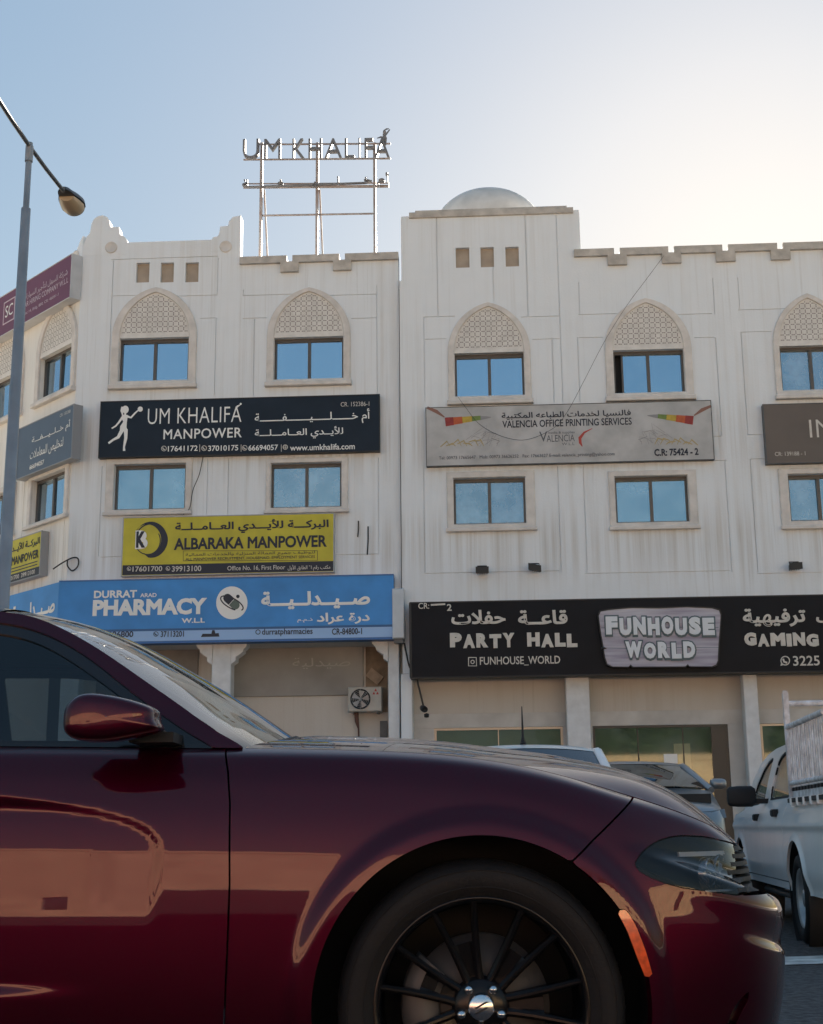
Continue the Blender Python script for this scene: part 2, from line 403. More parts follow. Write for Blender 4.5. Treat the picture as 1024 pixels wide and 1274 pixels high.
def clip_grid(P, f, N=None, rim=0.):
    """keep the part of a grid where f > 0, cut cleanly along f = 0; rim turns the cut edge inwards along -N"""
    m_, n_ = f.shape; V = []; idx = {}; Fc = []; NV = []
    def corner(i, j):
        k = (i, j)
        if k not in idx:
            idx[k] = len(V); V.append(P[i, j]); NV.append(N[i, j] if N is not None else None)
        return idx[k]
    def edge(a, b):
        k = (a, b) if a < b else (b, a); k = k+('e',)
        if k not in idx:
            fa, fb = f[k[0]], f[k[1]]; t = min(max(fa/(fa-fb), .02), .98)
            idx[k] = len(V); V.append(P[k[0]]*(1-t)+P[k[1]]*t); NV.append(N[k[0]]*(1-t)+N[k[1]]*t if N is not None else None)
        return idx[k]
    pos = f > 0
    s4 = pos[:-1, :-1].astype(int)+pos[1:, :-1]+pos[:-1, 1:]+pos[1:, 1:]
    for i, j in zip(*np.nonzero(s4)):
        cs = [(i, j), (i+1, j), (i+1, j+1), (i, j+1)]
        if s4[i, j] == 4: Fc.append(tuple(corner(*c) for c in cs)); continue
        poly = []
        for a, b in zip(cs, cs[1:]+cs[:1]):
            if pos[a]: poly.append(corner(*a))
            if pos[a] != pos[b]: poly.append(edge(a, b))
        if len(poly) > 2: Fc.append(tuple(poly))
    rimq = None
    if rim:
        cnt = {}
        for q in Fc:
            for a, b in zip(q, q[1:]+q[:1]):
                k = (a, b) if a < b else (b, a); cnt[k] = cnt.get(k, 0)+1
        rv = []; rf = []
        for (a, b), c in cnt.items():
            if c == 1:
                k = len(rv); rv += [V[a], V[b], V[b]-NV[b]*rim, V[a]-NV[a]*rim]; rf.append((k, k+1, k+2, k+3))
        rimq = (rv, rf)
    return V, Fc, rimq
def px_rect(fr, l, t, r, b, d=0.):
    ym, xm = (t+b)/2, (l+r)/2
    return fr.px(l, ym, d)[0], fr.px(r, ym, d)[0], fr.px(xm, b, d)[1], fr.px(xm, t, d)[1]

PANEV = [PANE, glassy('window_glass_clean', (.26, .40, .5), (.05, .07, .09), .015, .56, (.58, .80, 1.0), .2), glassy('window_glass_dusty', (.34, .44, .5), (.05, .07, .09), .03, .52, (.66, .84, 1.0), .3)]
PANEW = [PANEH, glassy('dusty_glass', (.40, .47, .52), (.1, .12, .14), .07, .36, (.60, .82, 1.0), .55), glassy('filmed_glass', (.36, .46, .50), (.1, .12, .14), .12, .46, (.58, .82, .98), .5)]
def window_panes(fr, u0, u1, z0, z1, parent, glass, opened=False, split=.5):
    """two sliding sashes in a brown aluminium frame, set back in the wall"""
    d = -.13; t = .045; fm = M()
    fm.box(fr, u0, u1, z1-t*1.6, z1, d-.05, d+.03); fm.box(fr, u0, u1, z0, z0+t, d-.05, d+.03)
    fm.box(fr, u0, u0+t, z0+t, z1-t*1.6, d-.05, d+.03); fm.box(fr, u1-t, u1, z0+t, z1-t*1.6, d-.05, d+.03)
    um = u0+(u1-u0)*split; fm.box(fr, um-.035, um+.035, z0+t, z1-t*1.6, d-.04, d+.02)
    lo = u0+t+(.14 if opened else 0)
    if opened: fm.box(fr, lo, lo+.04, z0+t, z1-t*1.6, d-.045, d+.012)
    fm.build('frame', ALU, parent)
    for a, b in ((lo, um-.035), (um+.035, u1-t)):
        k = [random.uniform(-.012, .012) for _ in range(2)]
        pm = M(); pm.add([fr.P(a, z0+t, d-.02), fr.P(b, z0+t, d-.02+k[0]), fr.P(b, z1-t*1.6, d-.02+k[0]+k[1]), fr.P(a, z1-t*1.6, d-.02+k[1])], [(0, 1, 2, 3)])
        pm.build('pane', glass, parent)
def arch_window(fr, parent, oL, oR, aO, sB, iL, iR, aI, lB, wB, glass=None, opened=False):
    ou0, ou1, _, _ = px_rect(fr, oL, lB-20, oR, lB+20, .06); iu0, iu1, _, _ = px_rect(fr, iL, lB-20, iR, lB+20)
    xm = (oL+oR)/2; uc = (ou0+ou1)/2; ho = (ou1-ou0)/2; hi = (iu1-iu0)/2
    zs = fr.px(xm, lB)[1]; za = fr.px(xm, aI)[1]; zao = fr.px(xm, aO, .06)[1]; zb = fr.px(xm, wB)[1]; zsill = fr.px(xm, sB, .08)[1]
    s = M(); s.ring(fr, arch_pts(uc, ho, zsill+.02, zs, zao), arch_pts(uc, hi, zb, zs, za), -.1, .065, .018)
    w = s.build('window', STONE, parent)
    s = M(); s.bbox(fr, uc-ho-.03, uc+ho+.03, zsill-.03, zsill+.075, 0, .13, .015); s.build('sill', STONE, w)
    lt = M(); lt.box(fr, uc-hi, uc+hi, zs-.03, zs+.05, -.1, .03); 
    q = lattice_mesh(fr, uc, hi, zs+.05, za, .022); lt.v, b = lt.v+q.v, len(lt.v); lt.f += [tuple(i+b for i in f) for f in q.f]; lt.sm += q.sm
    lt.build('lattice', LATT, w)
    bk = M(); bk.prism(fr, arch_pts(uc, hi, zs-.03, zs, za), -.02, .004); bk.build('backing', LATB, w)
    window_panes(fr, uc-hi, uc+hi, zb, zs-.03, w, glass or PANE, opened)
    return (uc-hi, uc+hi, zb, zs-.03)
def rect_window(fr, parent, oL, oT, oR, oB, iL, iT, iR, iB, glass=None):
    glass = glass or PANEW[int(oL) % 3]; o = px_rect(fr, oL, oT, oR, oB, .05); i = px_rect(fr, iL, iT, iR, iB)
    c = lambda r: [(r[0], r[2]), (r[1], r[2]), (r[1], r[3]), (r[0], r[3])]
    s = M(); s.ring(fr, c(o), c(i), -.1, .06, .018); s.bbox(fr, o[0]-.025, o[1]+.025, o[2]-.02, o[2]+.06, .05, .12, .012)
    w = s.build('window', STONE, parent); window_panes(fr, *i[:2], i[2], i[3], w, glass or PANEH); return i
def pxg(fr, l):
    r = []
    for k, c, a, b in l:
        if k == 'v':
            y0, y1 = a, b; u = fr.px(c, (a+b)/2)[0]; r.append(('v', u, fr.px(c, b)[1], fr.px(c, a)[1]))
        else: r.append(('h', fr.px((a+b)/2, c)[1], fr.px(a, c)[0], fr.px(b, c)[0]))
    return r
def crenel(fr, u0, u1, zt, notches, parent, th=.25, drop=.15, band=.14):
    """parapet with narrow notches and a stone band that dips round each notch; notches = (sky u0, u1, outer u0, u1, outer bottom)"""
    p = [(u0, zt-.75)]; top = []; 
    for a, b, A, B, zb in notches: top += [(a, zt), (a, zt-drop), (b, zt-drop), (b, zt)]
    poly = [(u0, zt-.75), (u0, zt)] + top + [(u1, zt), (u1, zt-.75)]
    mm = M(); mm.prism(fr, poly, -th, -.002); o = mm.build('parapet', PL, parent)
    lower = []
    for a, b, A, B, zb in notches: lower += [(A, zt-band), (A, zb), (B, zb), (B, zt-band)]
    poly = [(u0, zt-band), (u0, zt+.03)] + [(u, z+(.03 if abs(z-zt) < 1e-6 else .03)) for u, z in top] + [(u1, zt+.03), (u1, zt-band)] + lower[::-1]
    mm = M(); mm.prism(fr, poly, 0, .085); mm.build('cornice', CORN, parent)
    mm = M(); mm.box(fr, u0, u1, zt-1.2, zt-.9, -13, -.2); return o

# the shop building with the tower, right of the joint
SB = thing('shop_building', 'cream plastered three storey building with square tower, dome and arched windows over black shop signs', 'building', tuple(FA.P(0, 0)))
uL = FA.px(499, 600)[0]; uR = 17.0
TW = dict(u1=FA.px(722, 300)[0])
holes = []
for a in ((557, 660, 375.5, 501, 565, 651, 382, 437.5, 493), (752.5, 860.6, 370.4, 496.6, 760, 847.6, 377.5, 433.6, 489), (961.9, 1057, 364.3, 494, 969.6, 1049, 371.5, 428.6, 485.5), (1166, 1262, 361, 490, 1174, 1254, 368, 425, 481)):
    holes.append(arch_window(FA, SB, *a, glass=PANEH if a[0] > 950 else PANEV[len(holes) % 3], opened=750 < a[0] < 760))
for a in ((556, 586, 666, 660, 564.5, 594.5, 654, 652), (758, 585, 868, 658, 765.6, 592.5, 856.6, 650), (970.5, 581.6, 1070, 657, 981.7, 589.6, 1060, 648), (1175, 578, 1275, 654, 1186, 586, 1265, 645)):
    holes.append(rect_window(FA, SB, *a, glass=PANEW[len(holes) % 3]))
sq = [(567, 308, 584, 333), (598, 307.5, 614.5, 332.3), (629, 307, 645.6, 331.5)]
gr = pxg(FA, [('v', 528, 394, 500), ('v', 528, 582, 712), ('v', 696, 268, 500), ('v', 696, 580, 712), ('h', 394, 528, 566), ('h', 394, 648, 696), ('h', 422, 528, 555), ('h', 422, 662, 696),
    ('h', 712, 528, 696), ('v', 688, 420, 500), ('v', 544, 270, 394), ('v', 655, 268, 394), ('v', 614, 333, 374),
    ('v', 720, 325, 390), ('v', 720, 420, 500), ('h', 391, 720, 768), ('h', 391, 836, 886), ('h', 420, 720, 750), ('h', 420, 864, 888), ('v', 887, 320, 391), ('v', 894, 420, 543), ('h', 543, 884, 897),
    ('v', 906, 573, 712), ('h', 573, 888, 904), ('h', 712, 728, 908), ('v', 728, 580, 712), ('v', 918, 318, 385), ('h', 385, 918, 982), ('h', 413, 921, 960), ('v', 926, 413, 541), ('h', 541, 930, 950),
    ('v', 938, 571, 712), ('h', 571, 934, 968), ('h', 712, 942, 1130), ('v', 1128, 320, 712), ('v', 1160, 320, 712), ('h', 385, 1036, 1128)])
zG = FA.px(700, 838)[1]+.05
zW = FA.px(640, 345)[1]
for i in range(3): holes.append(px_rect(FA, *sq[i]))
# upper wall; the tower part runs higher
wall(FA, uL, uR, zG, zW, [h for h in holes if h[3] < zW+.2], gr, 'wall', PL, SB)
zT = FA.px(610, 268)[1]; uT0, uT1 = FA.px(499, 300)[0], FA.px(722, 300)[0]
wall(FA, uT0, uT1, zW, zT, holes[-3:], [g for g in gr if g[0] == 'v'], 'tower_wall', PL, SB)
for h in holes[-3:]:
    m = M(); m.add([FA.P(h[0]-.01, h[2]-.01, -.1), FA.P(h[1]+.01, h[2]-.01, -.1), FA.P(h[1]+.01, h[3]+.01, -.1), FA.P(h[0]-.01, h[3]+.01, -.1)], [(0, 1, 2, 3)]); m.build('niche', mat('niche_stone', (.42, .35, .28), .9, var=.2), SB)
m = M(); m.box(FA, uT0, uT1, zW-.3, zT, -4.2, -.31)
m.box(FA, uT0+.004, uT0+.18, zT, zT+.075, -4.2, -.06); m.box(FA, uT1-.16, uT1-.004, zT, zT+.075, -4.2, -.02)
m.build('tower', PL, SB)
m = M(); m.box(FA, uT0, uT0+.3, zW, zT-.002, -.3, -.003); m.box(FA, uT1-.3, uT1, zW, zT-.002, -.3, -.003); m.box(FA, uT0+.3, uT1-.3, zT-.2, zT-.004, -.3, -.05); m.build('tower_corner', PL, SB)
m = M(); a, b = FA.px(509, 268)[0], FA.px(713, 262)[0]
m.bbox(FA, a, b, zT-.02, zT+.12, -4.3, .05, .01); m.bbox(FA, a+.14, b-.14, zT+.12, zT+.175, -4.2, .02, .01); m.build('cornice', CORN, SB)
FD = FA.off(-2.2); uc = (FD.px(550.6, 258)[0]+FD.px(662.7, 258)[0])/2; zd = FD.px(606, 242)[1]; Rc = 1.36
base = FD.P(uc, zd-1.05)
m = M(); m.lathe(base, (0, 0, 1), [(Rc*math.cos(rad(a)), 1.05*math.sin(rad(a))) for a in range(0, 91, 5)], 48); m.lathe(base, (0, 0, 1), [(Rc+.05, -.6), (Rc+.05, -.02), (Rc, .0)], 48); m.build('dome', mat('dome_render', (.66, .65, .63), .95, spec=.1, var=.2, vscale=2), SB)
zt = FA.px(870, 308.5)[1]; nts = []
for a, b, A, B in ((763.6, 771, 755, 779.6), (831, 838.5, 823, 847), (898, 906, 891, 915), (966.6, 974, 959, 982.6), (1034, 1042, 1026, 1050), (1102, 1110, 1094, 1118), (1170, 1178, 1162, 1186), (1238, 1246, 1230, 1254), (1306, 1314, 1298, 1322)):
    u = FA.px((a+b)/2, 315)[0]; nts.append((u-.066, u+.066, u-.215, u+.215, zt-.37))
crenel(FA, FA.px(714, 315)[0], uR, zt, nts, SB)
m = M(); m.box(FA, uT1+.02, uR, zW-.15, zt-.5, -.24, -.03); m.box(FA, uL, uR, zG, zW, -13, -.30); m.build('core', DARK, SB)
m = M(); m.box(FA, uL, uR, zW-.2, zW+.02, -13.1, -.26); m.box(FA, uR-.02, uR+.2, 0, zt-.03, -13.1, -.002); m.box(FA, uL+.2, uR, 0, zW, -13.3, -13.05); m.build('roof', PL, SB)

# ground floor: fascia, glass shop fronts, posts
def gx(x, y=900, d=-.5): return FA.px(x, y, d)[0]
zF1 = FA.px(620, 887, -.5)[1]; zF0 = FA.px(620, 905, -.5)[1]
shops = [(540, 700), (737, 905), (945, 1122), (1150, 1330)]
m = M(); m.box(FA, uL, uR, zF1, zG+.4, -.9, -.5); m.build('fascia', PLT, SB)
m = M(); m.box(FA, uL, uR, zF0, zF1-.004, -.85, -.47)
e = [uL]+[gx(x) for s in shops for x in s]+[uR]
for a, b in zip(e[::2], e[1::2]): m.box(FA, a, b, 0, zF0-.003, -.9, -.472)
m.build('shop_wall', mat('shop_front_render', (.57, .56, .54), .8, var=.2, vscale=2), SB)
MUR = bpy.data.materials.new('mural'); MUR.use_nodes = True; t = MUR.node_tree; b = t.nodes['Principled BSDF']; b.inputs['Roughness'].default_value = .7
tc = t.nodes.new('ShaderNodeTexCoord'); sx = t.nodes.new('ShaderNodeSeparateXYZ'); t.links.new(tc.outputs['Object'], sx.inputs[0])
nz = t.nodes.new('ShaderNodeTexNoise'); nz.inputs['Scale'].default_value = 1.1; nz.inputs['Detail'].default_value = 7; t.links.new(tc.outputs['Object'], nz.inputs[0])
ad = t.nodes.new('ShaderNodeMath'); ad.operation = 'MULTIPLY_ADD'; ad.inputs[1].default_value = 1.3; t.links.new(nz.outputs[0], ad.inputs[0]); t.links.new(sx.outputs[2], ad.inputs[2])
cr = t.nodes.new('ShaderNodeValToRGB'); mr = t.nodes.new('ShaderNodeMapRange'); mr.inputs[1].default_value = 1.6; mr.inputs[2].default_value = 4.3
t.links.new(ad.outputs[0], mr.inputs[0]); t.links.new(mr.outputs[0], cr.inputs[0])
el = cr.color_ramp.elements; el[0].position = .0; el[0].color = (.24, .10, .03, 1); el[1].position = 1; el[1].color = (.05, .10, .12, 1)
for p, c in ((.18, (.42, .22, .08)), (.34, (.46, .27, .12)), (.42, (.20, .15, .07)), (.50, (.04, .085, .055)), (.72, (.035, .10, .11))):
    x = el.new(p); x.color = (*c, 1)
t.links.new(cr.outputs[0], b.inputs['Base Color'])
for i, (x0, x1) in enumerate(shops):
    u0, u1 = gx(x0), gx(x1); fr_ = M(); k = .05; n = 2 if i != 1 else 3
    fr_.box(FA, u0, u1, zF0-k, zF0-.004, -.56, -.49); fr_.box(FA, u0, u1, .12, .3, -.56, -.49)
    for j in range(n+1):
        uu = u0+(u1-u0)*j/n; w_ = k if j in (0, n) else .02; a = min(max(uu-w_/2, u0), u1-w_)
        fr_.box(FA, a, a+w_, .3, zF0-k, -.56, -.49)
    if i == 1:   # the dark door leaf at the end of the middle front
        fr_.box(FA, gx(884), u1-.05, .3, zF0-k, -.55, -.5)
    w = fr_.build('shop_front', mat('champagne_frame', (.45, .38, .30), .4, metal=.4) if i < 9 else ALU, SB) if i != 1 else fr_.build('shop_front', mat('dark_bronze', (.028, .026, .026), .4), SB)
    p = M(); p.add([FA.P(u0+.01, .3, -.525), FA.P(u1-.01, .3, -.525), FA.P(u1-.01, zF0-.05, -.525), FA.P(u0+.01, zF0-.05, -.525)], [(0, 1, 2, 3)]); p.build('pane', SHOPG, w)
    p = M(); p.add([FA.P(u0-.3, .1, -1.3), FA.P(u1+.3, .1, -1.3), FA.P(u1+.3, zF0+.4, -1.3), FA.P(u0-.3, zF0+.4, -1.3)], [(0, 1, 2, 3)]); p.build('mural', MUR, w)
    if i == 1:
        q = M(); a, b = gx(845, 950), gx(866, 950); q.box(FA, a, b, .2, FA.px(855, 925, -1.2)[1], -1.28, -1.2); q.box(FA, a+.1, b-.1, .2, 1.9, -1.2, -1.19)
        q.build('mural_tower', mat('mural_cream', (.50, .42, .27), .8, var=.2), w)
        q = M(); r = px_rect(FA, 826, 938, 843, 950, -.51); q.box(FA, r[0], r[1], r[2], r[3], -.52, -.515); q.build('notice', WHITE, w)
        q = M(); r = px_rect(FA, 737, 905, 765, 906, -.48); 
# interior side and back
m = M(); m.box(FA, uL, uR, 0, zG, -13, -1.4); m.build('core', DARK, SB)
for x0, x1 in ((705, 734), (926.5, 944), (1130, 1152)):
    y = 880; u0, u1 = FA.px(x0, y, .02)[0], FA.px(x1, y, .02)[0]
    m = M(); m.bbox(FA, u0, u1, 0, zG, -.30, .02, .012); m.build('post', WPAINT, SB)
m = M(); u0, u1 = FA.px(499, 880)[0], FA.px(513, 880)[0]; m.bbox(FA, u0, u1, 0, zG-.003, -.9, .0, .012); m.build('post', PL, SB)

# the corner building with the pharmacy, left of the joint
CB = thing('corner_building', 'white plastered corner building with chamfered side, scalloped parapet and arched windows above blue pharmacy sign', 'building', tuple(FLf.P(-6, 0)))
uC = FLf.px(98, 404)[0]; uJ = FLf.px(498.2, 600)[0]
holes = []
holes.append(arch_window(FLf, CB, 139, 244.6, 357, 481.7, 150, 236, 364.5, 419, 474))
holes.append(arch_window(FLf, CB, 332, 436, 357, 478, 341, 427, 363.5, 418, 472))
holes.append(rect_window(FLf, CB, 131, 570, 238.7, 640, 142, 577.6, 231, 634))
holes.append(rect_window(FLf, CB, 330.5, 569, 433, 637.5, 337, 576, 425, 631.5))
sq = [px_rect(FLf, 169.4, 326.7, 185.8, 351.4), px_rect(FLf, 199.8, 326.7, 216.2, 351.3), px_rect(FLf, 230.6, 326.5, 247, 351)]
zC = FLf.px(210, 300)[1]; zJ = FLf.px(400, 346)[1]; zB = FLf.px(300, 800)[1]
gr = pxg(FLf, [('v', 138, 322, 490), ('h', 321, 138, 271), ('h', 368, 138, 172), ('h', 368, 214, 271), ('v', 271, 321, 368), ('h', 396, 249, 268), ('v', 268, 396, 492), ('h', 367, 302, 364), ('h', 367, 404, 469), ('h', 396, 302, 332), ('h', 396, 437, 469),
    ('v', 469, 330, 492), ('v', 125, 580, 692), ('h', 693, 125, 151), ('v', 471, 570, 690), ('h', 690, 417, 471), ('v', 316, 396, 492), ('v', 258, 570, 640), ('v', 284, 570, 640), ('v', 303, 330, 367)])
uM = FLf.px(299, 310)[0]
wall(FLf, uC, uJ, zB, zJ, holes, gr, 'wall', PL, CB)
wall(FLf, uC, uM, zJ, zC, sq, gr, 'wall', PL, CB)
for h in sq:
    m = M(); m.add([FLf.P(h[0]-.01, h[2]-.01, -.1), FLf.P(h[1]+.01, h[2]-.01, -.1), FLf.P(h[1]+.01, h[3]+.01, -.1), FLf.P(h[0]-.01, h[3]+.01, -.1)], [(0, 1, 2, 3)]); m.build('niche', bpy.data.materials['niche_stone'], CB)
zt = FLf.px(400, 319.6)[1]; nts = []
for a, b in ((356.7, 365), (422, 430)):
    u = FLf.px((a+b)/2, 320)[0]; nts.append((u-.066, u+.066, u-.21, u+.21, zt-.37))
crenel(FLf, uM+.003, uJ, zt, nts, CB)
def merlon(fr, pts, name='parapet_scroll'):
    mm = M(); mm.prism(fr, pts, -.3, -.001); return mm.build(name, PL, CB)
pts = [(104, 313), (107, 296), (112, 290), (114, 279), (117, 272.5), (122, 269), (128, 268), (133, 270), (136, 274), (137.5, 282.5), (148, 282.5), (149.5, 292), (154, 294), (157, 297), (158.5, 300), (158.5, 310), (104, 325)]
q = [FLf.px(*p) for p in pts]; q[0] = (uC, q[0][1]); q[-1] = (uC, zC-.3); q[-2] = (q[-2][0], zC-.3)
m = M(); m.prism(FLf, q, -.3, .004); m.build('parapet_scroll', PL, CB)
pts = [(262, 300), (265, 295.5), (271, 294), (273, 290), (274, 282), (284, 281), (285, 275), (290, 270), (299, 268)]
q = [FLf.px(*p) for p in pts]; q[-1] = (uM, q[-1][1]); q += [(uM, zC-.3), (q[0][0], zC-.3)]
m = M(); m.prism(FLf, q, -.3, .004); m.build('parapet_scroll', PL, CB)
for x, y in ((138.5, 308), (281, 307)):
    c = FLf.P(*FLf.px(x, y), .0); m = M(); m.lathe(c, FLf.N, [(.145, 0), (.145, .02), (.125, .035), (.11, .022), (0.0001, .022)], 28); m.build('medallion', STONE, CB)
m = M(); m.box(FLf, uC+.3, uM-.002, zJ-.3, zC-.004, -.32, -.112); m.box(FLf, uM+.01, uJ-.01, zJ-.2, zt-.5, -.24, -.03); m.build('parapet_back', PL, CB)
m = M(); m.box(FLf, uC+.6, uJ, zB, zJ-.01, -13, -.30); m.build('core', DARK, CB)
# chamfered side wall
cp = FLf.P(uC, 0); FWg = Fr(cp, rad(47))
def wx(x, y, d=0): return FWg.px(x, y, d)
wh = []
def wing_arch(xc, oR, aO, sB, iR, aI, lB, wB, u_shift=None):
    pass
def wing_window(uc, ref, arch, parent):
    """same window as on the front, on the side wall"""
zi = lambda y, x=192: FLf.px(x, y)[1]
def arch_uz(fr, parent, uc, ho, hi, zs, za, zao, zb, zsill, glass):
    s = M(); s.ring(fr, arch_pts(uc, ho, zsill+.02, zs, zao), arch_pts(uc, hi, zb, zs, za), -.1, .065, .018); w = s.build('window', STONE, parent)
    s = M(); s.bbox(fr, uc-ho-.03, uc+ho+.03, zsill-.03, zsill+.075, 0, .13, .015); s.build('sill', STONE, w)
    lt = M(); lt.box(fr, uc-hi, uc+hi, zs-.03, zs+.05, -.1, .03); q = lattice_mesh(fr, uc, hi, zs+.05, za, .022)
    b = len(lt.v); lt.v += q.v; lt.f += [tuple(i+b for i in f) for f in q.f]; lt.sm += q.sm; lt.build('lattice', LATT, w)
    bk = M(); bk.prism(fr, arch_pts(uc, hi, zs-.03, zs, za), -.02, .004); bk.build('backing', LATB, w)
    window_panes(fr, uc-hi, uc+hi, zb, zs-.03, w, glass); return (uc-hi, uc+hi, zb, zs-.03)
zs_, za_, zao_, zb_, zsl_ = zi(419), zi(364.5), zi(357), zi(474), zi(481.7)
r0 = FLf.px(139, 430)[0], FLf.px(244.6, 430)[0], FLf.px(150, 430)[0], FLf.px(236, 430)[0]
ho, hi = (r0[1]-r0[0])/2, (r0[3]-r0[2])/2
uw = (wx(44, 470)[0]+wx(98, 440)[0])/2
for k in (0, 1, 2):
    wh.append(arch_uz(FWg, CB, uw-2.55*k, ho*.96, hi*.96, zs_, za_, zao_, zb_, zsl_, PANE))
o = [FLf.px(131, 600)[0], FLf.px(238.7, 600)[0]]; z2 = (zi(640, 185), zi(570, 185), zi(634, 185), zi(577.6, 185))
for k in (0, 1, 2):
    uc = uw-2.55*k-.05; h_ = (o[1]-o[0])/2
    cc = lambda a, z0, z1: [(uc-a, z0), (uc+a, z0), (uc+a, z1), (uc-a, z1)]
    s = M(); s.ring(FWg, cc(h_*.96, z2[0], z2[1]), cc(h_*.96-.15, z2[2], z2[3]), -.1, .06, .018); s.bbox(FWg, uc-h_-.03, uc+h_+.03, z2[0]-.02, z2[0]+.06, .05, .12, .012); w = s.build('window', STONE, CB)
    window_panes(FWg, uc-h_*.96+.15, uc+h_*.96-.15, z2[2], z2[3], w, PANE); wh.append((uc-h_*.96+.15, uc+h_*.96-.15, z2[2], z2[3]))
zWg = FLf.px(104, 326)[1]
gW = [('v', -.22, zb_-.2, zWg-.3), ('v', -.22, zB+.4, z2[1]+.2), ('v', uw-1.27, zB+.4, z2[1]+.3)]
wall(FWg, -9, 0, zB, zWg, wh, gW, 'side_wall', PLW, CB)
m = M(); m.prism(FWg, [(-.45, zWg-.02), (-.45, zWg+.1), (-.33, zWg+.18), (-.25, zC-.05), (-.12, zC+.12), (0, zC+.2), (0, zWg-.02)], -.28, -.001); m.build('parapet_scroll', PL, CB)
c = FWg.P(-.30, zi(314, 105)); m = M(); m.lathe(c, FWg.N, [(.145, 0), (.145, .02), (.125, .035), (.11, .022), (0.0001, .022)], 28); m.build('medallion', STONE, CB)
m = M(); m.box(FWg, -9, -.6, 0, zWg-.02, -9, -.30); m.build('core', DARK, CB)
m = M(); m.box(FWg, -9, -.4, zWg-.5, zWg-.3, -9, -.2); m.box(FLf, uC+.4, uJ, zJ-.25, zJ-.05, -13, -.33); m.build('roof', PL, CB)
# pharmacy front, set back under the sign
d0 = -1.0
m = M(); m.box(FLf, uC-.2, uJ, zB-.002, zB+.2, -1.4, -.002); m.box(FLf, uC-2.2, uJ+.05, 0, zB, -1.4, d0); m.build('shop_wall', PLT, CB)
r = px_rect(FLf, 288, 800, 452, 866, d0+.05); m = M(); m.bbox(FLf, r[0], r[1], r[2], r[3]+.1, d0, d0+.06, .01); o = m.build('old_fascia', mat('bare_fascia', (.30, .29, .275), .7, var=.22, vscale=1.2), CB)
text(arabic('\u0635\u064a\u062f\u0644\u064a\u0629'), FLf, (364, 818, 436, 832), d0+.06, mat('ghost_lettering', (.37, .36, .34), .7), o)
r = px_rect(FLf, 120, 802, 246, 880, d0+.05); m = M(); m.bbox(FLf, r[0], r[1], r[2], r[3]+.1, d0, d0+.06, .01); m.build('shutter', mat('grey_shutter', (.20, .19, .18), .7, var=.2), CB)
r = px_rect(FLf, 455, 804, 482, 886, d0+.02); m = M(); m.box(FLf, r[0], r[1], r[2], r[3], d0, d0+.02); m.build('bare_plaster', mat('bare_plaster', (.27, .20, .14), .9, var=.5, vscale=3), CB)
r = px_rect(FLf, 455, 832, 477, 851, d0+.05); u, z = (r[0]+r[1])/2, (r[2]+r[3])/2
m = M(); a = rad(-38); q = [(u+x*math.cos(a)-y*math.sin(a), z+x*math.sin(a)+y*math.cos(a)) for x, y in ((-.17, -.11), (.17, -.11), (.17, .11), (-.17, .11))]
m.prism(FLf, q, d0+.02, d0+.07); m.build('loose_tile', mat('loose_tile', (.36, .27, .20), .9, var=.3, vscale=6), CB)
r = px_rect(FLf, 473, 897, 482, 930, d0+.02); m = M(); m.box(FLf, r[0], r[1], 0, r[3], d0, d0+.06); m.build('downpipe', DGREY, CB)
def column(x0, x1, left=True, right=True, cap=True):
    u0, u1 = FLf.px(x0, 850, -.05)[0], FLf.px(x1, 850, -.05)[0]; zc = zB-.002
    mm = M(); mm.bbox(FLf, u0, u1, 0, zc, -.45, -.05, .015)
    for sgn, on, u in ((-1, left, u0), (1, right, u1)):
        if not on: continue
        q = [(u, zc), (u+sgn*.34, zc), (u+sgn*.34, zc-.05), (u+sgn*.30, zc-.1), (u+sgn*.26, zc-.13), (u+sgn*.26, zc-.18), (u+sgn*.17, zc-.25), (u+sgn*.1, zc-.29), (u+sgn*.1, zc-.38), (u, zc-.45)]
        mm.prism(FLf, q if sgn < 0 else q[::-1], -.40, -.03)
    mm.build('column', WPAINT, CB)
column(263, 287); column(483, 497, True, False); column(75, 98, False, False)
# ------------------------------------------------------------------ sign boards
def sign(label, fr, rect, d, m_, edge, uz=None, trim=.035, back=.0, slope=0.):
    """box sign: rect in photo pixels of its face, d = how far the face stands off the wall"""
    r = uz or px_rect(fr, *rect, d); t = thing('sign_board', label, 'sign', tuple(fr.P((r[0]+r[1])/2, r[2], d)))
    b = M(); b.box(fr, r[0], r[1], r[2], r[3], back+.01, d-.004); b.build('casing', edge, t)
    p = M(); p.add([fr.P(r[0]+trim, r[2]+trim, d), fr.P(r[1]-trim, r[2]+trim, d), fr.P(r[1]-trim, r[3]-trim, d), fr.P(r[0]+trim, r[3]-trim, d)], [(0, 1, 2, 3)]); p.build('panel', m_, t)
    if trim:
        o = [(r[0]-.004, r[2]-.004), (r[1]+.004, r[2]-.004), (r[1]+.004, r[3]+.004), (r[0]-.004, r[3]+.004)]
        i = [(r[0]+trim, r[2]+trim), (r[1]-trim, r[2]+trim), (r[1]-trim, r[3]-trim), (r[0]+trim, r[3]-trim)]
        e = M(); e.ring(fr, o, i, d-.03, d+.008, .004); e.build('frame', edge, t)
    return t, r
A = arabic; K = '\u0640'
def tel(mm, fr, x, y, r, d):      # handset in a ring
    disc(mm, fr, (x, y), r, d, inner=.78); stroke(mm, fr, [(x-r*.45, y-r*.4), (x-r*.25, y+r*.2), (x+r*.4, y+r*.45)], r*.4, d)
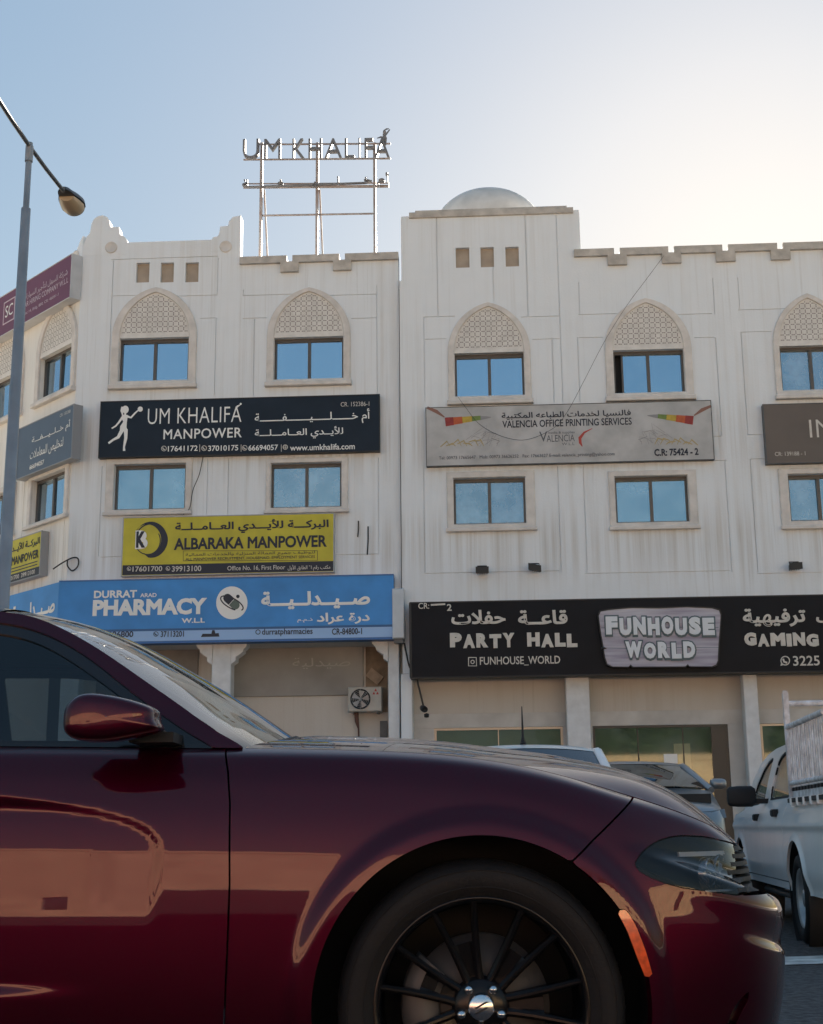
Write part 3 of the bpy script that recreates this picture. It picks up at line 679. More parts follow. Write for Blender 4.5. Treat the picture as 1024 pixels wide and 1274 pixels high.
# --- navy manpower sign
d = .16; t, r = sign('wide navy sign with white running lady figure above the first floor windows', FLf, (124, 495, 472.5, 565.5), d, NAVY, BLK, trim=.02)
text('UM KHALIFA', FLf, (184, 507, 300.5, 526.5), d, WHITE, t, bold=-.006, space=1.05)
text('MANPOWER', FLf, (203.5, 533, 301, 545.5), d, WHITE, t, bold=.012, space=1.08)
text(A('أم خ'+K*6+'ل'+K*5+'ي'+K*7+'ف'+K*7+'ة'), FLf, (317, 510, 460.5, 528), d, WHITE, t, bold=.012)
text(A('للأي'+K*2+'دي الع'+K*2+'ام'+K*3+'ل'+K*3+'ة'), FLf, (317, 531.5, 427, 546), d, WHITE, t, bold=.014)
text('17641172', FLf, (209, 554.5, 246, 561.5), d, WHITE, t, bold=.016)
text('37010175', FLf, (259, 554, 296.5, 561), d, WHITE, t, bold=.016)
text('66694057', FLf, (309, 553.5, 346, 560.5), d, WHITE, t, bold=.016)
text('www.umkhalifa.com', FLf, (361, 552.5, 441.5, 560), d, WHITE, t, bold=.014)
text('CR. 152386-1', FLf, (424, 500, 459.5, 505.5), d, CREAM, t)
m = M(); D = d+.004
for x in (204, 254, 304.5): tel(m, FLf, x, 558-(x-204)*.008, 3.4, D)
disc(m, FLf, (355, 556.3), 3.2, D, inner=.7); stroke(m, FLf, [(352, 556.3), (358, 556.3)], .7, D+.001); stroke(m, FLf, [(355, 553.3), (355, 559.3)], .7, D+.001)
for x in (248.5, 300, 350): stroke(m, FLf, [(x, 553), (x, 562)], .7, D)
m.build('icon', CREAM, t)
m = M()
disc(m, FLf, (156, 509.5), 4.2, D, ry=4.8)
stroke(m, FLf, [(152, 506), (151.5, 511), (152.5, 516)], [2, 3.4, 1.5], D+.001)
stroke(m, FLf, [(156, 513), (155.6, 517)], 2.4, D+.0005)
stroke(m, FLf, [(155.3, 516), (155, 521), (155.6, 525), (153.5, 531), (154, 536)], [7.4, 7, 4.6, 8, 10], D)
stroke(m, FLf, [(158, 518), (163, 519.5), (168, 514), (172, 510.5)], [3, 2.4, 2, 1.5], D+.0015)
stroke(m, FLf, [(152.5, 519), (147.5, 526), (144, 530), (139, 533)], [3, 2.3, 2, 1.6], D+.001)
stroke(m, FLf, [(156.5, 534), (156.5, 545), (154.3, 556), (154.5, 561)], [5, 4, 2.4, 3.2], D+.002)
stroke(m, FLf, [(152, 535), (147, 544), (141, 547), (135, 551.5)], [5, 3.8, 2.6, 2.6], D+.001)
disc(m, FLf, (174.5, 509), 3.2, D)
stroke(m, FLf, [(293, 509), (295.5, 505.5), (299, 503.5)], [1, 2.4, .8], D); disc(m, FLf, (299.5, 502.5), 1.3, D+.001)
m.build('emblem', WHITE, t)
# --- yellow manpower sign
d = .14; t, r = sign('yellow sign with navy bottom strip and round emblem over the pharmacy', FLf, (152, 641, 415.8, 714.5), d, YEL, GREYM, trim=.018)
r2 = px_rect(FLf, 152.5, 700.6, 415.4, 713, d); m = M(); m.add([FLf.P(r2[0], r2[2], d+.003), FLf.P(r2[1], r2[2], d+.003), FLf.P(r2[1], r2[3], d+.003), FLf.P(r2[0], r2[3], d+.003)], [(0, 1, 2, 3)]); m.build('strip', INK, t)
text('ALBARAKA MANPOWER', FLf, (216.5, 667.5, 407, 682.5), d, INK, t, bold=.032)
text(A('البرك'+K*3+'ة للأي'+K*3+'دي الع'+K*2+'ام'+K*2+'ل'+K*2+'ة'), FLf, (218, 646.5, 409, 663), d, INK, t, bold=.03)
text(A('لتوظيف جميع العمالة المنزلية والخدمات العمالية'), FLf, (231, 686.5, 392, 692), d, INK, t, bold=.005)
text('ALL MANPOWER RECRUITMENT, HOUSEMAID, EMPLOYMENT SERVICES', FLf, (231, 692.5, 392, 696.5), d, INK, t, bold=.01)
m = M(); D = d+.004
for q in ([(228, 685.4), (395, 685)], [(228, 697.8), (395, 697.2)], [(228, 685), (228, 698)], [(395, 685), (395, 697.4)]): stroke(m, FLf, q, .5, D)
disc(m, FLf, (188.5, 671.5), 20.5, D, inner=.93, a0=-120, a1=160)
c0 = [(188 + 20.5*math.cos(a), 671.5-22.5*math.sin(a)) for a in [rad(-100+255*i/30) for i in range(31)]]
c1 = [(183.3 + 17.2*math.cos(a), 671.3-19*math.sin(a)) for a in [rad(-100+255*i/30) for i in range(31)]]
q = [FLf.P(*FLf.px(*p, D), D+.001) for p in c0+c1]; m.add(q, [(i, i+1, 31+i+1, 31+i) for i in range(30)])
disc(m, FLf, (183.5, 672.5), 16.5, D, ry=18, inner=.93, a0=-150, a1=30)
m.build('emblem', INK, t)
text('B', FLf, (168.5, 660, 184, 683), d+.002, WHITE, t, bold=.05); text('K', FLf, (169.5, 661, 181, 681.5), d+.008, INK, t, bold=.06)
text('17601700', FLf, (165, 704.5, 202, 711), d+.004, CREAM, t, bold=.015); text('39913100', FLf, (214, 704, 250.5, 711), d+.004, CREAM, t, bold=.015)
text('Office No. 16, First Floor', FLf, (283, 703.5, 355, 710), d+.004, CREAM, t, bold=.008); text(A('مكتب رقم ١٦ الطابق الأول'), FLf, (358, 702.5, 411, 710.5), d+.004, CREAM, t, bold=.01)
m = M(); tel(m, FLf, 160.5, 707.6, 2.6, d+.008); tel(m, FLf, 209, 707.3, 2.8, d+.008); m.build('icon', CREAM, t)
# --- pharmacy sign, folded round the corner
d = .32; FP_ = FLf
r = px_rect(FLf, 72, 720, 490, 799, d); t = thing('sign_board', 'long blue pharmacy sign folded round the building corner', 'sign', tuple(FLf.P((r[0]+r[1])/2, r[2], d)))
m = M(); m.box(FLf, r[0]+.3, r[1], r[2], r[3], .005, d-.003); m.build('casing', mat('blue_casing', (.03, .11, .27), .5), t)
m = M(); m.box(FLf, r[0]+.002, r[1], r[2]+.32, r[3], d-.02, d); m.build('panel', BLUE, t)
zs0 = FLf.px(280, 783.5, d)[1]; zs1 = FLf.px(280, 796, d)[1]
m = M(); m.box(FLf, r[0]+.002, r[1]-.002, zs1, zs0, d-.02, d+.004); m.build('strip', LBLUE, t)
m = M(); m.box(FLf, r[0], r[1]+.002, r[2], zs1-.002, d-.03, d+.006); m.box(FLf, r[0], r[1]+.004, r[3], r[3]+.03, d-.2, d+.01); m.build('frame', mat('blue_frame', (.03, .13, .36), .45), t)
FPw = Fr(FLf.P(r[0], 0, d), rad(47))
m = M(); m.box(FPw, -7, -.002, zs0, r[3], -.28, .0); m.build('panel', BLUE, t)
m = M(); m.box(FPw, -7, 0, r[2], zs0-.002, -.28, .002); m.build('strip', LBLUE, t)
text('DURRAT', FLf, (117, 734.5, 170.5, 744), d, WHITE, t, bold=.035); text('ARAD', FLf, (174.5, 738, 195, 743), d, WHITE, t, bold=.02)
text('PHARMACY', FLf, (115.5, 745, 257.5, 765.5), d, WHITE, t, bold=.05); text('W.L.L', FLf, (226, 769, 255, 775), d, WHITE, t, bold=.03)
text(A('ص'+K*2+'ي'+K*2+'دل'+K*2+'ي'+K*3+'ة'), FLf, (325, 735, 460.5, 757.5), d, WHITE, t, bold=.04)
text(A('درة عراد'), FLf, (394, 762, 460, 776.5), d, WHITE, t, bold=.03); text(A('ذ.م.م'), FLf, (370, 769, 389, 774.5), d, WHITE, t, bold=.01)
text('17696800', FLf, (126, 785.5, 166, 793), d+.006, INK, t, bold=.02); text('37113201', FLf, (200, 785, 229, 792.5), d+.006, INK, t, bold=.02)
text('durratpharmacies', FLf, (326, 781.8, 389, 791.5), d+.006, INK, t, bold=.015); text('CR-84800-1', FLf, (413, 781.5, 450.5, 789.5), d+.006, INK, t, bold=.02)
m = M(); tel(m, FLf, 194, 788.8, 3.2, d+.01); disc(m, FLf, (321, 786.3), 3.2, d+.01, inner=.7)
flat(m, FLf, [(250, 792.5), (252, 788.5), (263, 788.5), (264, 784), (267, 784), (268, 788), (272, 787.5), (273, 792)], d+.01); m.build('icon', INK, t)
m = M(); disc(m, FLf, (288.5, 750), 19.5, d+.006, ry=20.5, n=36); m.build('emblem', WHITE, t)
m = M(); a = rad(-42); D = d+.010; ca, sa = math.cos(a), math.sin(a)
def caps(x0, x1, h, rounded0, rounded1):
    q = [];
    for k in range(9):
        an = math.pi/2+math.pi*k/8; q.append((x0+(h*math.cos(an) if rounded0 else 0), h*math.sin(an)))
    for k in range(9):
        an = -math.pi/2+math.pi*k/8; q.append((x1+(h*math.cos(an) if rounded1 else 0), h*math.sin(an)))
    return [(288+x*ca-y*sa, 748.5-(x*sa+y*ca)) for x, y in q]
flat(m, FLf, caps(-6.5, 0, 5.4, True, False), D); m.build('emblem', INK, t)
m = M(); flat(m, FLf, caps(.6, 6.5, 5.4, False, True), D); m.build('emblem', mat('green_capsule', (.10, .14, .12), .5), t)
m = M(); q = []
for i in range(41):
    an = rad(-20+320*i/40); x, y = 15.5*math.cos(an), 6.2*math.sin(an); b = rad(-28); q.append((288.5+x*math.cos(b)-y*math.sin(b), 750.5-(x*math.sin(b)+y*math.cos(b))))
stroke(m, FLf, q, 1.5, D+.002); disc(m, FLf, (296, 742), 2.2, D+.003); m.build('emblem', INK, t)
u0, u1 = FPw.px(-40, 750)[0], FPw.px(72, 752)[0]
text(A('ص'+K*2+'ي'+K*2+'دل'+K*2+'ي'+K*3+'ة'), FPw, (u1-2.1, r[3]-.28, u1-.12, r[3]-.72), .0, WHITE, t, bold=.04, rel=True)
# light box at its end
r3 = px_rect(FLf, 488, 732, 503, 797, .42); t = thing('light_box', 'slim pale light box hanging at the end of the blue pharmacy sign', 'sign', tuple(FLf.P((r3[0]+r3[1])/2, r3[2], .3)))
m = M(); m.bbox(FLf, r3[0], r3[1], r3[2]+.05, r3[3], .13, .42, .02); m.build('casing', mat('pale_box', (.52, .57, .62), .45, var=.1), t)
m = M(); m.box(FLf, r3[0]+.03, r3[1]-.03, r3[2]-.04, r3[2]+.049, .15, .36); m.build('bracket', DGREY, t)
# --- printing office sign
d = .14; t, r = sign('pale grey printing office sign with chili coloured brushes at both ends', FA, (530, 502.5, 887, 576), d, GREYP, DGREY, trim=.012)
text(A('فالنسيا لخدمات الطباعه المكتبية'), FA, (624, 511.5, 785, 520.5), d, INK, t, bold=.02)
text('VALENCIA OFFICE PRINTING SERVICES', FA, (625, 521.5, 786, 530.5), d, INK, t, bold=.016)
GI = mat('grey_ink', (.12, .13, .15), .6)
text('V', FA, (671, 537, 681, 549.5), d, GI, t); text('ALENCIA', FA, (680, 541, 715, 549.5), d, GI, t); text('media & supplies', FA, (682, 536.5, 715, 540.5), d, GI, t); text('W.L.L', FA, (699, 550.5, 715, 554), d, GI, t)
text('Tel: 00973 17665647   Mob: 00973 36626252   Fax: 17663627 E-mail: valencia_printing@yahoo.com', FA, (546, 565, 765, 570.5), d, GI, t, bold=.01)
text('C.R: 75424 - 2', FA, (814, 558, 869, 567), d, INK, t, bold=.035)
m = M(); stroke(m, FA, [(737, 533), (727, 538), (721.5, 545), (722, 551), (724.5, 555.5)], [.6, 2.4, 4, 3.4, .8], d+.004); m.build('swoosh', mat('red_ink', (.42, .05, .035), .5), t)
RI = [('brush_tip', (.30, .035, .03)), ('brush_tip', (.48, .10, .03)), ('brush_tip', (.50, .36, .05)), ('brush_tip', (.16, .24, .06))]
inkm = [mat('ink_'+str(i), c[1], .6, var=.2, vscale=12) for i, c in enumerate(RI)]
for sg in (1, -1):
    X = (lambda x: x) if sg == 1 else (lambda x: 1416.5-x); dy = 0 if sg == 1 else -2
    for i, (a, b) in enumerate(((554, 564), (564, 575), (575, 587), (587, 598))):
        m = M(); stroke(m, FA, [(X(a), 525-(a-554)*.12+dy), (X(b+.4), 525-(b-554)*.12+dy)], [11-i*1.6, 10-i*1.6], d+.004); m.build('brush', inkm[i], t)
    m = M(); stroke(m, FA, [(X(598), 520+dy), (X(604), 519.5+dy), (X(611), 519+dy)], [5, 3.5, .8], d+.005)
    for k in range(9):
        x = 592+k*3; y = 540+7*math.sin(k*1.7); stroke(m, FA, [(X(x-12), y+7+dy), (X(x-5), y+2+dy), (X(x+5), y+5*math.cos(k)+dy), (X(x+2), y+9+dy)], .42, d+.0045+k*.0004)
    stroke(m, FA, [(X(611), 545+dy), (X(622), 549+dy), (X(618), 552+dy)], .8, d+.005)
    m.build('ink_drawing', mat('pale_ink', (.26, .26, .27), .7), t)
    m = M()
    for k in range(7): stroke(m, FA, [(X(548+k*7), 556-k*1.2+dy), (X(556+k*7), 549+3*math.sin(k*2)+dy), (X(560+k*7), 555+dy)], [1, 2, .7], d+.004+k*.0005)
    m.build('ink_drawing', mat('ochre_wash', (.42, .34, .17), .7), t)
    m = M(); stroke(m, FA, [(X(531.5), 507+dy), (X(543), 512+dy), (X(553), 519+dy)], [3, 4.5, 1.5], d+.004); m.build('brush', mat('brush_wood', (.25, .12, .09), .6), t)
# --- brown sign on the right
d = .16; t, r = sign('brown sign with pale thin capital letters beside the printing office sign', FA, (951, 498.5, 1300, 573), d, BROWN, DGREY, trim=.015)
text('IN', FA, (1007, 522, 1037, 544), d, CREAM, t, bold=-.008); text('CR: 139188 - 1', FA, (964, 562, 1002, 567), d, CREAM, t)
# --- black party hall sign with plaque
d = .42; t, r = sign('long black party hall and gaming sign over the shop fronts', FA, (510, 740, 1500, 836), d, BLACKP, BLK, trim=.025)
CR = CREAM
text(A('قاع'+K*2+'ة'), FA, (644.5, 759, 706, 777), d, CR, t, bold=.03, deep=.02); text(A('حفلات'), FA, (561.5, 759, 629, 777), d, CR, t, bold=.03, deep=.02)
def bouncy(s, x0, x1, y0, y1, bold=.055):
    """fat comic capitals, each a little tilted"""
    cs = list(s); w = {'I': .5, 'M': 1.25, 'N': 1.05, 'G': 1.05, 'W': 1.35, 'L': .85}; tot = sum(w.get(c, 1) if c != ' ' else .9 for c in cs); x = x0; out = []
    for k, c in enumerate(cs):
        ww = (w.get(c, 1) if c != ' ' else .9)/tot*(x1-x0)
        if c != ' ':
            dy = (-1, .8, -.5, .6)[k % 4]; out.append((c, (x+.8, y0+dy, x+ww-.8, y1+dy*.6)))
        x += ww
    return out
for s, a in (('PARTY', (559, 641, 788.5, 806)), ('HALL', (655, 719, 788, 805)), ('GAMING', (925, 1019, 788, 804))):
    for c, q in bouncy(s, *a): text(c, FA, q, d, CR, t, bold=.075, deep=.02)
for c, q in bouncy('ZONE', 1036, 1100, 788, 804): text(c, FA, q, d, CR, t, bold=.075, deep=.02)
text('FUNHOUSE_WORLD', FA, (597, 816.5, 697, 828), d, CR, t, bold=.012); text('CR:', FA, (520.5, 750, 534, 757.5), d+.01, CR, t, bold=.012); text('2', FA, (556, 751.5, 562, 760), d, CR, t, bold=.02)
text(A('ألعاب'), FA, (1015, 757, 1070, 778), d, CR, t, bold=.03, deep=.02); text(A('ترفيهية'), FA, (924, 757, 1002, 780), d, CR, t, bold=.03, deep=.02)
text('3225 9010', FA, (986.5, 815.5, 1060, 828), d, CR, t, bold=.014)
m = M(); D = d+.004; disc(m, FA, (588, 823.5), 2.6, D, inner=.6)
stroke(m, FA, [(583.5, 818), (592.5, 818), (593, 828.5), (583, 828.5), (583, 817.6)], 1.2, D)
tel(m, FA, 977, 822, 6, D); flat(m, FA, [(971, 828.5), (972, 823.5), (975, 827.3)], D); stroke(m, FA, [(536, 752.6), (554, 751.6)], 2.2, D); m.build('icon', CR, t)
# plaque
d = .56; WOOD = mat('painted_wood', (.46, .45, .50), .6, var=.35, vscale=2.2, stretch=(.35, 1, 4.5), col2=(.27, .24, .32))
c = FA.px(820, 792, d); t = thing('sign_plaque', 'lilac plank plaque with fat white capitals on the black party hall sign', 'sign', tuple(FA.P(c[0], c[1], d)))
pts = [(744.5, 766), (747, 760.5), (757, 758.5), (786, 756), (820, 756.5), (855, 755), (886, 756.5), (895, 759), (897, 765), (896, 782), (894.5, 800), (893.5, 822), (891.5, 827), (886, 829.5), (858, 829.3), (856, 826.5), (853, 829.5), (787, 829.8), (784.5, 827), (782, 829.8), (762, 829.5), (755.5, 826.5), (752.5, 818), (751, 808), (755, 806.5), (750.5, 805), (747.5, 788)]
m = M(); q = [FA.px(*p, d) for p in pts]; m.prism(FA, q, .425, d); m.build('plank_panel', WOOD, t)
cu = sum(p[0] for p in q)/len(q); cz = sum(p[1] for p in q)/len(q); m = M(); m.ring(FA, [(u+(u-cu)*.012, z+(z-cz)*.025) for u, z in q], [(u-(u-cu)*.006, z-(z-cz)*.012) for u, z in q], .43, d+.012, .0); m.build('frame', BLK, t)
OUT = mat('plaque_outline', (.075, .115, .135), .5); WL = mat('plaque_letter', (.66, .70, .74), .5)
for s, a in (('FUNHOUSE', (752.5, 890, 768, 790)), ('WORLD', (777, 866, 799, 819))):
    for c, q in bouncy(s, *a):
        text(c, FA, (q[0]-1.2, q[1]-1.6, q[2]+1.4, q[3]+3.0), d, OUT, t, bold=.11, deep=.02); text(c, FA, (q[0]+.4, q[1], q[2]-.4, q[3]), d+.026, WL, t, bold=.075, deep=.015)
m = M()
for y in (781, 806): stroke(m, FA, [(748, y), (780, y+.5), (850, y-.6), (894, y-.2)], .6, d+.0015)
m.build('plank_joint', OUT, t)

# --- signs on the chamfered side
def wsign(label, xr, yt, yb, L, d, m_, edge):
    u1 = FWg.px(xr, (yt+yb)/2, d)[0]; z1 = FWg.px(xr, yt, d)[1]; z0 = FWg.px(xr, yb, d)[1]
    return sign(label, FWg, None, d, m_, edge, uz=(u1-L, u1, z0, z1), trim=.02)
d = .28; PALE = mat('pale_casing', (.50, .51, .53), .5, var=.12)
t, r = wsign('purple sign with pale lettering at roof level of the chamfered side', 88.5, 316, 369, 4.2, d, PURP, PALE)
H_ = r[3]-r[2]
LT = mat('lilac_letters', (.55, .45, .52), .5)
text(A('شركة السهل لتأجير السيارات'), FWg, (r[1]-2.35, r[3]-.26*H_, r[1]-.16, r[3]-.47*H_), d, LT, t, bold=.01, rel=True)
text('CAR HIRING COMPANY W.L.L', FWg, (r[1]-2.35, r[3]-.50*H_, r[1]-.12, r[3]-.63*H_), d, LT, t, bold=.015, rel=True)
text('Flat 14, Bldg. 880, CR: 46091-1', FWg, (r[1]-2.25, r[3]-.74*H_, r[1]-.55, r[3]-.83*H_), d, LT, t, bold=.01, rel=True)
m = M(); a0 = r[1]-3.35
m.ring(FWg, [(a0, r[2]+.25*H_), (a0+.6, r[2]+.25*H_), (a0+.6, r[3]-.2*H_), (a0, r[3]-.2*H_)], [(a0+.03, r[2]+.25*H_+.03), (a0+.57, r[2]+.25*H_+.03), (a0+.57, r[3]-.2*H_-.03), (a0+.03, r[3]-.2*H_-.03)], d, d+.006); m.build('emblem', LT, t)
text('SC', FWg, (a0+.1, r[3]-.32*H_, a0+.5, r[2]+.4*H_), d, WHITE, t, rel=True)
d = .24
t, r = wsign('slate blue sign with white Arabic lettering between side windows', 90.5, 503, 569, 2.6, d, SLATE, mat('grey_casing', (.25, .26, .28), .5))
H_ = r[3]-r[2]
text(A('أم خ'+K*2+'ل'+K*2+'ي'+K*3+'ف'+K*3+'ة'), FWg, (r[1]-1.9, r[3]-.26*H_, r[1]-.12, r[3]-.46*H_), d, WHITE, t, bold=.008, rel=True)
text(A('لتخليص المعاملات'), FWg, (r[1]-1.95, r[3]-.54*H_, r[1]-.4, r[3]-.76*H_), d, WHITE, t, bold=.008, rel=True)
text('66694057', FWg, (r[1]-1.95, r[3]-.82*H_, r[1]-1.25, r[3]-.91*H_), d, WHITE, t, bold=.02, rel=True); text('CR: 150388', FWg, (r[1]-.62, r[3]-.08*H_, r[1]-.14, r[3]-.14*H_), d, CREAM, t, rel=True)
d = .2
t, r = wsign('small yellow sign with navy lettering on the chamfered side', 50.5, 660.5, 715, 4.2, d, YEL, mat('grey_casing_2', (.30, .31, .32), .5))
H_ = r[3]-r[2]; m = M(); m.add([FWg.P(r[0], r[2]+.02, d+.003), FWg.P(r[1]-.02, r[2]+.02, d+.003), FWg.P(r[1]-.02, r[2]+.2*H_, d+.003), FWg.P(r[0], r[2]+.2*H_, d+.003)], [(0, 1, 2, 3)]); m.build('strip', INK, t)
text(A('البرك'+K*2+'ة للأي'+K*2+'دي العامل'+K*2+'ة'), FWg, (r[1]-2.5, r[3]-.1*H_, r[1]-.06, r[3]-.36*H_), d, INK, t, bold=.03, rel=True)
text('ALBARAKA MANPOWER', FWg, (r[1]-2.6, r[3]-.40*H_, r[1]-.08, r[3]-.60*H_), d, INK, t, bold=.03, rel=True)
m = M()
for k in (.66, .73): m.add([FWg.P(r[1]-2.4, r[3]-k*H_, d+.003), FWg.P(r[1]-.12, r[3]-k*H_, d+.003), FWg.P(r[1]-.12, r[3]-(k+.025)*H_, d+.003), FWg.P(r[1]-2.4, r[3]-(k+.025)*H_, d+.003)], [(0, 1, 2, 3)])
m.build('small_print', INK, t)
text('17601700  39913100', FWg, (r[1]-1.6, r[2]+.16*H_, r[1]-.2, r[2]+.06*H_), d+.004, CREAM, t, bold=.02, rel=True)

# ------------------------------------------------------------------ roof sign
FRS = FLf.off(-1.6)
t = thing('roof_sign', 'open steel roof sign with thin metal capitals standing on parapet', 'sign', tuple(FRS.P(FRS.px(395, 320)[0], FLf.px(395, 335)[1])))
zr = FLf.px(400, 330)[1]-.4
uz = lambda x, y: FRS.px(x, y)
for x, yt in ((326, 178), (395, 178), (466, 178)):
    u, z = uz(x, yt); m = M(); m.box(FRS, u-.035, u+.035, zr, z, -.035, .035); m.build('post', STEEL, t)
    if x < 460:
        m = M(); p = uz(x+1, 235); q_ = FRS.P(p[0]+.03, p[1], -.04); e_ = FRS.P(p[0]+.08, zr, -1.0); m.tube([q_, e_], .022, 6); m.build('brace', STEEL, t)
for x0, x1, y0, y1, rr in ((322, 486, 179.5, 178.5, .026), (303, 486, 198.5, 197, .026), (303, 484, 228.5, 227.5, .02), (303, 484, 232.8, 231.5, .04), (326, 466, 268, 265.5, .026)):
    a, b = uz(x0, y0), uz(x1, y1); m = M(); m.tube([FRS.P(a[0], a[1], -.01), FRS.P(b[0], b[1], -.01)], rr, 6); m.build('rail', STEEL, t)
LM = mat('sign_letter_metal', (.16, .16, .17), .5, var=.2)
xs = [(303, 323), (329.5, 350), None, (364.5, 379.5), (384.5, 401), (404.5, 426), (429.5, 441.5), (446.5, 448.5), (454, 464.5), (466.5, 485)]
for c, q in zip('UM KHALIFΛ'.replace('Λ', 'A'), xs):
    if q: text(c, FRS, (q[0], 175.5-(q[0]-303)*.008, q[1], 199.5-(q[0]-303)*.008), .05, LM, t, bold=-.004, deep=.11, name='letter')
text(A('أم خ'+K*5+'ل'+K*4+'ي'+K*6+'ف'+K*6+'ة'), FRS, (302, 219.5, 484, 236.5), .03, LM, t, bold=.0, deep=.09, name='letter')
m = M(); D = .06
stroke(m, FRS, [(479, 181), (479, 172), (477.5, 166)], [3, 5, 3], D); disc(m, FRS, (478.5, 164.5), 2.2, D+.01); stroke(m, FRS, [(479, 172), (474, 170.5), (469, 172)], [3, 2.5, 1], D+.02); stroke(m, FRS, [(479, 169), (482, 165), (485, 161)], [2.4, 2, 1.6], D+.03); stroke(m, FRS, [(477, 163), (481, 160.5), (484, 160)], [1.5, 2.2, 1], D+.04)
m.build('emblem', LM, t)

# ------------------------------------------------------------------ things on the wall
def floodlight(x, y, look, lab):
    u, z = FA.px(x, y, .1); t = thing('floodlight', lab, 'floodlight', tuple(FA.P(u, z, 0)), 'floodlights over the black sign')
    m = M(); m.box(FA, u-.04, u+.04, z-.02, z+.1, .002, .03); m.tube([FA.P(u-.1, z+.09, .16), FA.P(u-.1, z+.12, .1), FA.P(u+.1, z+.12, .1), FA.P(u+.1, z+.09, .16)], .012, 6); m.tube([FA.P(u, z+.05, .03), FA.P(u, z+.12, .1)], .016, 6); m.build('bracket', BLK, t)
    m = M(); a = FA.P(u, z, 0); c, s_ = math.cos(look), math.sin(look)
    def Q(i, j, k): return FA.P(u+i*c, z+j+i*s_, .15+k)
    q = [Q(i, j, k) for k, sc in ((.0, .8), (.13, 1)) for j in (-.07*sc, .075*sc) for i in (-.14*sc, .14*sc)]
    m.add(q, [(0, 2, 3, 1), (4, 5, 7, 6), (0, 1, 5, 4), (2, 6, 7, 3), (0, 4, 6, 2), (1, 3, 7, 5)])
    for k in range(5): m.box(Fr(FA.P(u+(-.1+.05*k)*c, z+(-.1+.05*k)*s_, .06), rad(3)), -.004, .004, -.055, .055, 0, .085)
    m.build('housing', BLK, t)
    m = M(); m.add([Q(-.12, -.058, .134), Q(.12, -.058, .134), Q(.12, .062, .134), Q(-.12, .062, .134)], [(0, 1, 2, 3)]); m.build('lens', BLK, t)
floodlight(600, 711, 0, 'small black floodlight under tower window, leftmost over the black sign')
floodlight(665, 708, -.22, 'tilted black floodlight between two windows over the black sign')
floodlight(988, 706, .06, 'small black floodlight above GAMING lettering of the black sign')
# outdoor unit
d0 = -1.0; r = px_rect(FLf, 433, 854.5, 475, 885, d0+.42)
t = thing('air_conditioner', 'grey outdoor air conditioner unit with round fan on pharmacy wall', 'air conditioner', tuple(FLf.P((r[0]+r[1])/2, r[2], d0+.2)))
AC = mat('ac_casing', (.47, .45, .41), .55, var=.15, vscale=4)
m = M(); m.bbox(FLf, r[0], r[1], r[2], r[3], d0+.12, d0+.42, .02); m.build('casing', AC, t)
uc, zc = r[0]+(r[1]-r[0])*.37, (r[2]+r[3])/2; c = FLf.P(uc, zc, d0+.422); ra = (r[3]-r[2])*.42
m = M(); m.lathe(c, FLf.N, [(.001, .002), (ra, .002), (ra, .012), (ra*.94, .02)], 32); m.build('fan_well', mat('fan_black', (.025, .028, .032), .6), t)
m = M()
for k in range(6): m.lathe(c+FLf.N*.03, FLf.N, [(ra*(k+1)/6-.004, 0), (ra*(k+1)/6+.004, .0), (ra*(k+1)/6, .006), (ra*(k+1)/6-.004, 0)], 32)
for k in range(4): a = math.pi*k/4; m.tube([FLf.P(uc+ra*math.cos(a), zc+ra*math.sin(a), d0+.45), FLf.P(uc-ra*math.cos(a), zc-ra*math.sin(a), d0+.45)], .004, 5)
m.build('fan_guard', GREYM, t)
m = M()
for k in range(5): 
    a0 = 2*math.pi*k/5; m.add([FLf.P(uc+rr*ra*math.cos(a0+aa), zc+rr*ra*math.sin(a0+aa), d0+.430+dd) for rr, aa, dd in ((.15, 0, 0), (.85, -.2, .0), (.85, .5, .012), (.15, .6, .01))], [(0, 1, 2, 3)])
m.lathe(FLf.P(uc, zc, d0+.44), FLf.N, [(ra*.16, 0), (ra*.12, .02), (.001, .025)], 16); m.build('fan', GREYM, t)
m = M()
for k in range(3): a = math.pi/2+k*2*math.pi/3; q = (r[0]+(r[1]-r[0])*.82+.045*math.cos(a), r[3]-.12+.045*math.sin(a)); m.prism(FLf, [(q[0], q[1]+.035), (q[0]-.03, q[1]-.025), (q[0]+.03, q[1]-.025)], d0+.42, d0+.4235)
m.build('badge', mat('badge_red', (.45, .03, .03), .5), t)
m = M(); m.box(FLf, r[0]+.08, r[0]+.12, r[2]-.04, r[2]-.002, d0+.01, d0+.4); m.box(FLf, r[1]-.12, r[1]-.08, r[2]-.04, r[2]-.002, d0+.01, d0+.4); m.build('bracket', DGREY, t)
m = M(); m.tube([FLf.P(r[0]+.16, r[2], d0+.2), FLf.P(r[0]+.17, r[2]-.2, d0+.15), FLf.P(r[0]+.2, r[2]-.35, d0+.1), FLf.P(r[0]+.22, r[2]-1.4, d0+.03)], [.05, .045, .02, .015], 8); m.build('pipe', mat('rusty_pipe', (.12, .06, .05), .8), t)
# camera arm by the black sign
u, z = FA.px(516, 838, .25); t = thing('wall_camera', 'black camera on a slanting arm below left end of the black sign', 'camera', tuple(FA.P(u, z, .2)))
e = FA.px(527, 884, .25)
m = M(); m.tube([FA.P(u, z+.06, .2), FA.P(e[0], e[1]+.08, .25)], .022, 7); m.build('arm', BLK, t)
m = M(); m.lathe(FA.P(e[0], e[1]+.04, .25), (.3, -1, -.3), [(.001, -.1), (.06, -.09), (.07, .0), (.065, .1), (.05, .1), (.045, .06), (.001, .06)], 16); m.lathe(FA.P(e[0]+.06, e[1]-.1, .22), (0, 0, 1), [(.001, -.05), (.05, -.04), (.055, .03), (.001, .05)], 12); m.build('housing', BLK, t)
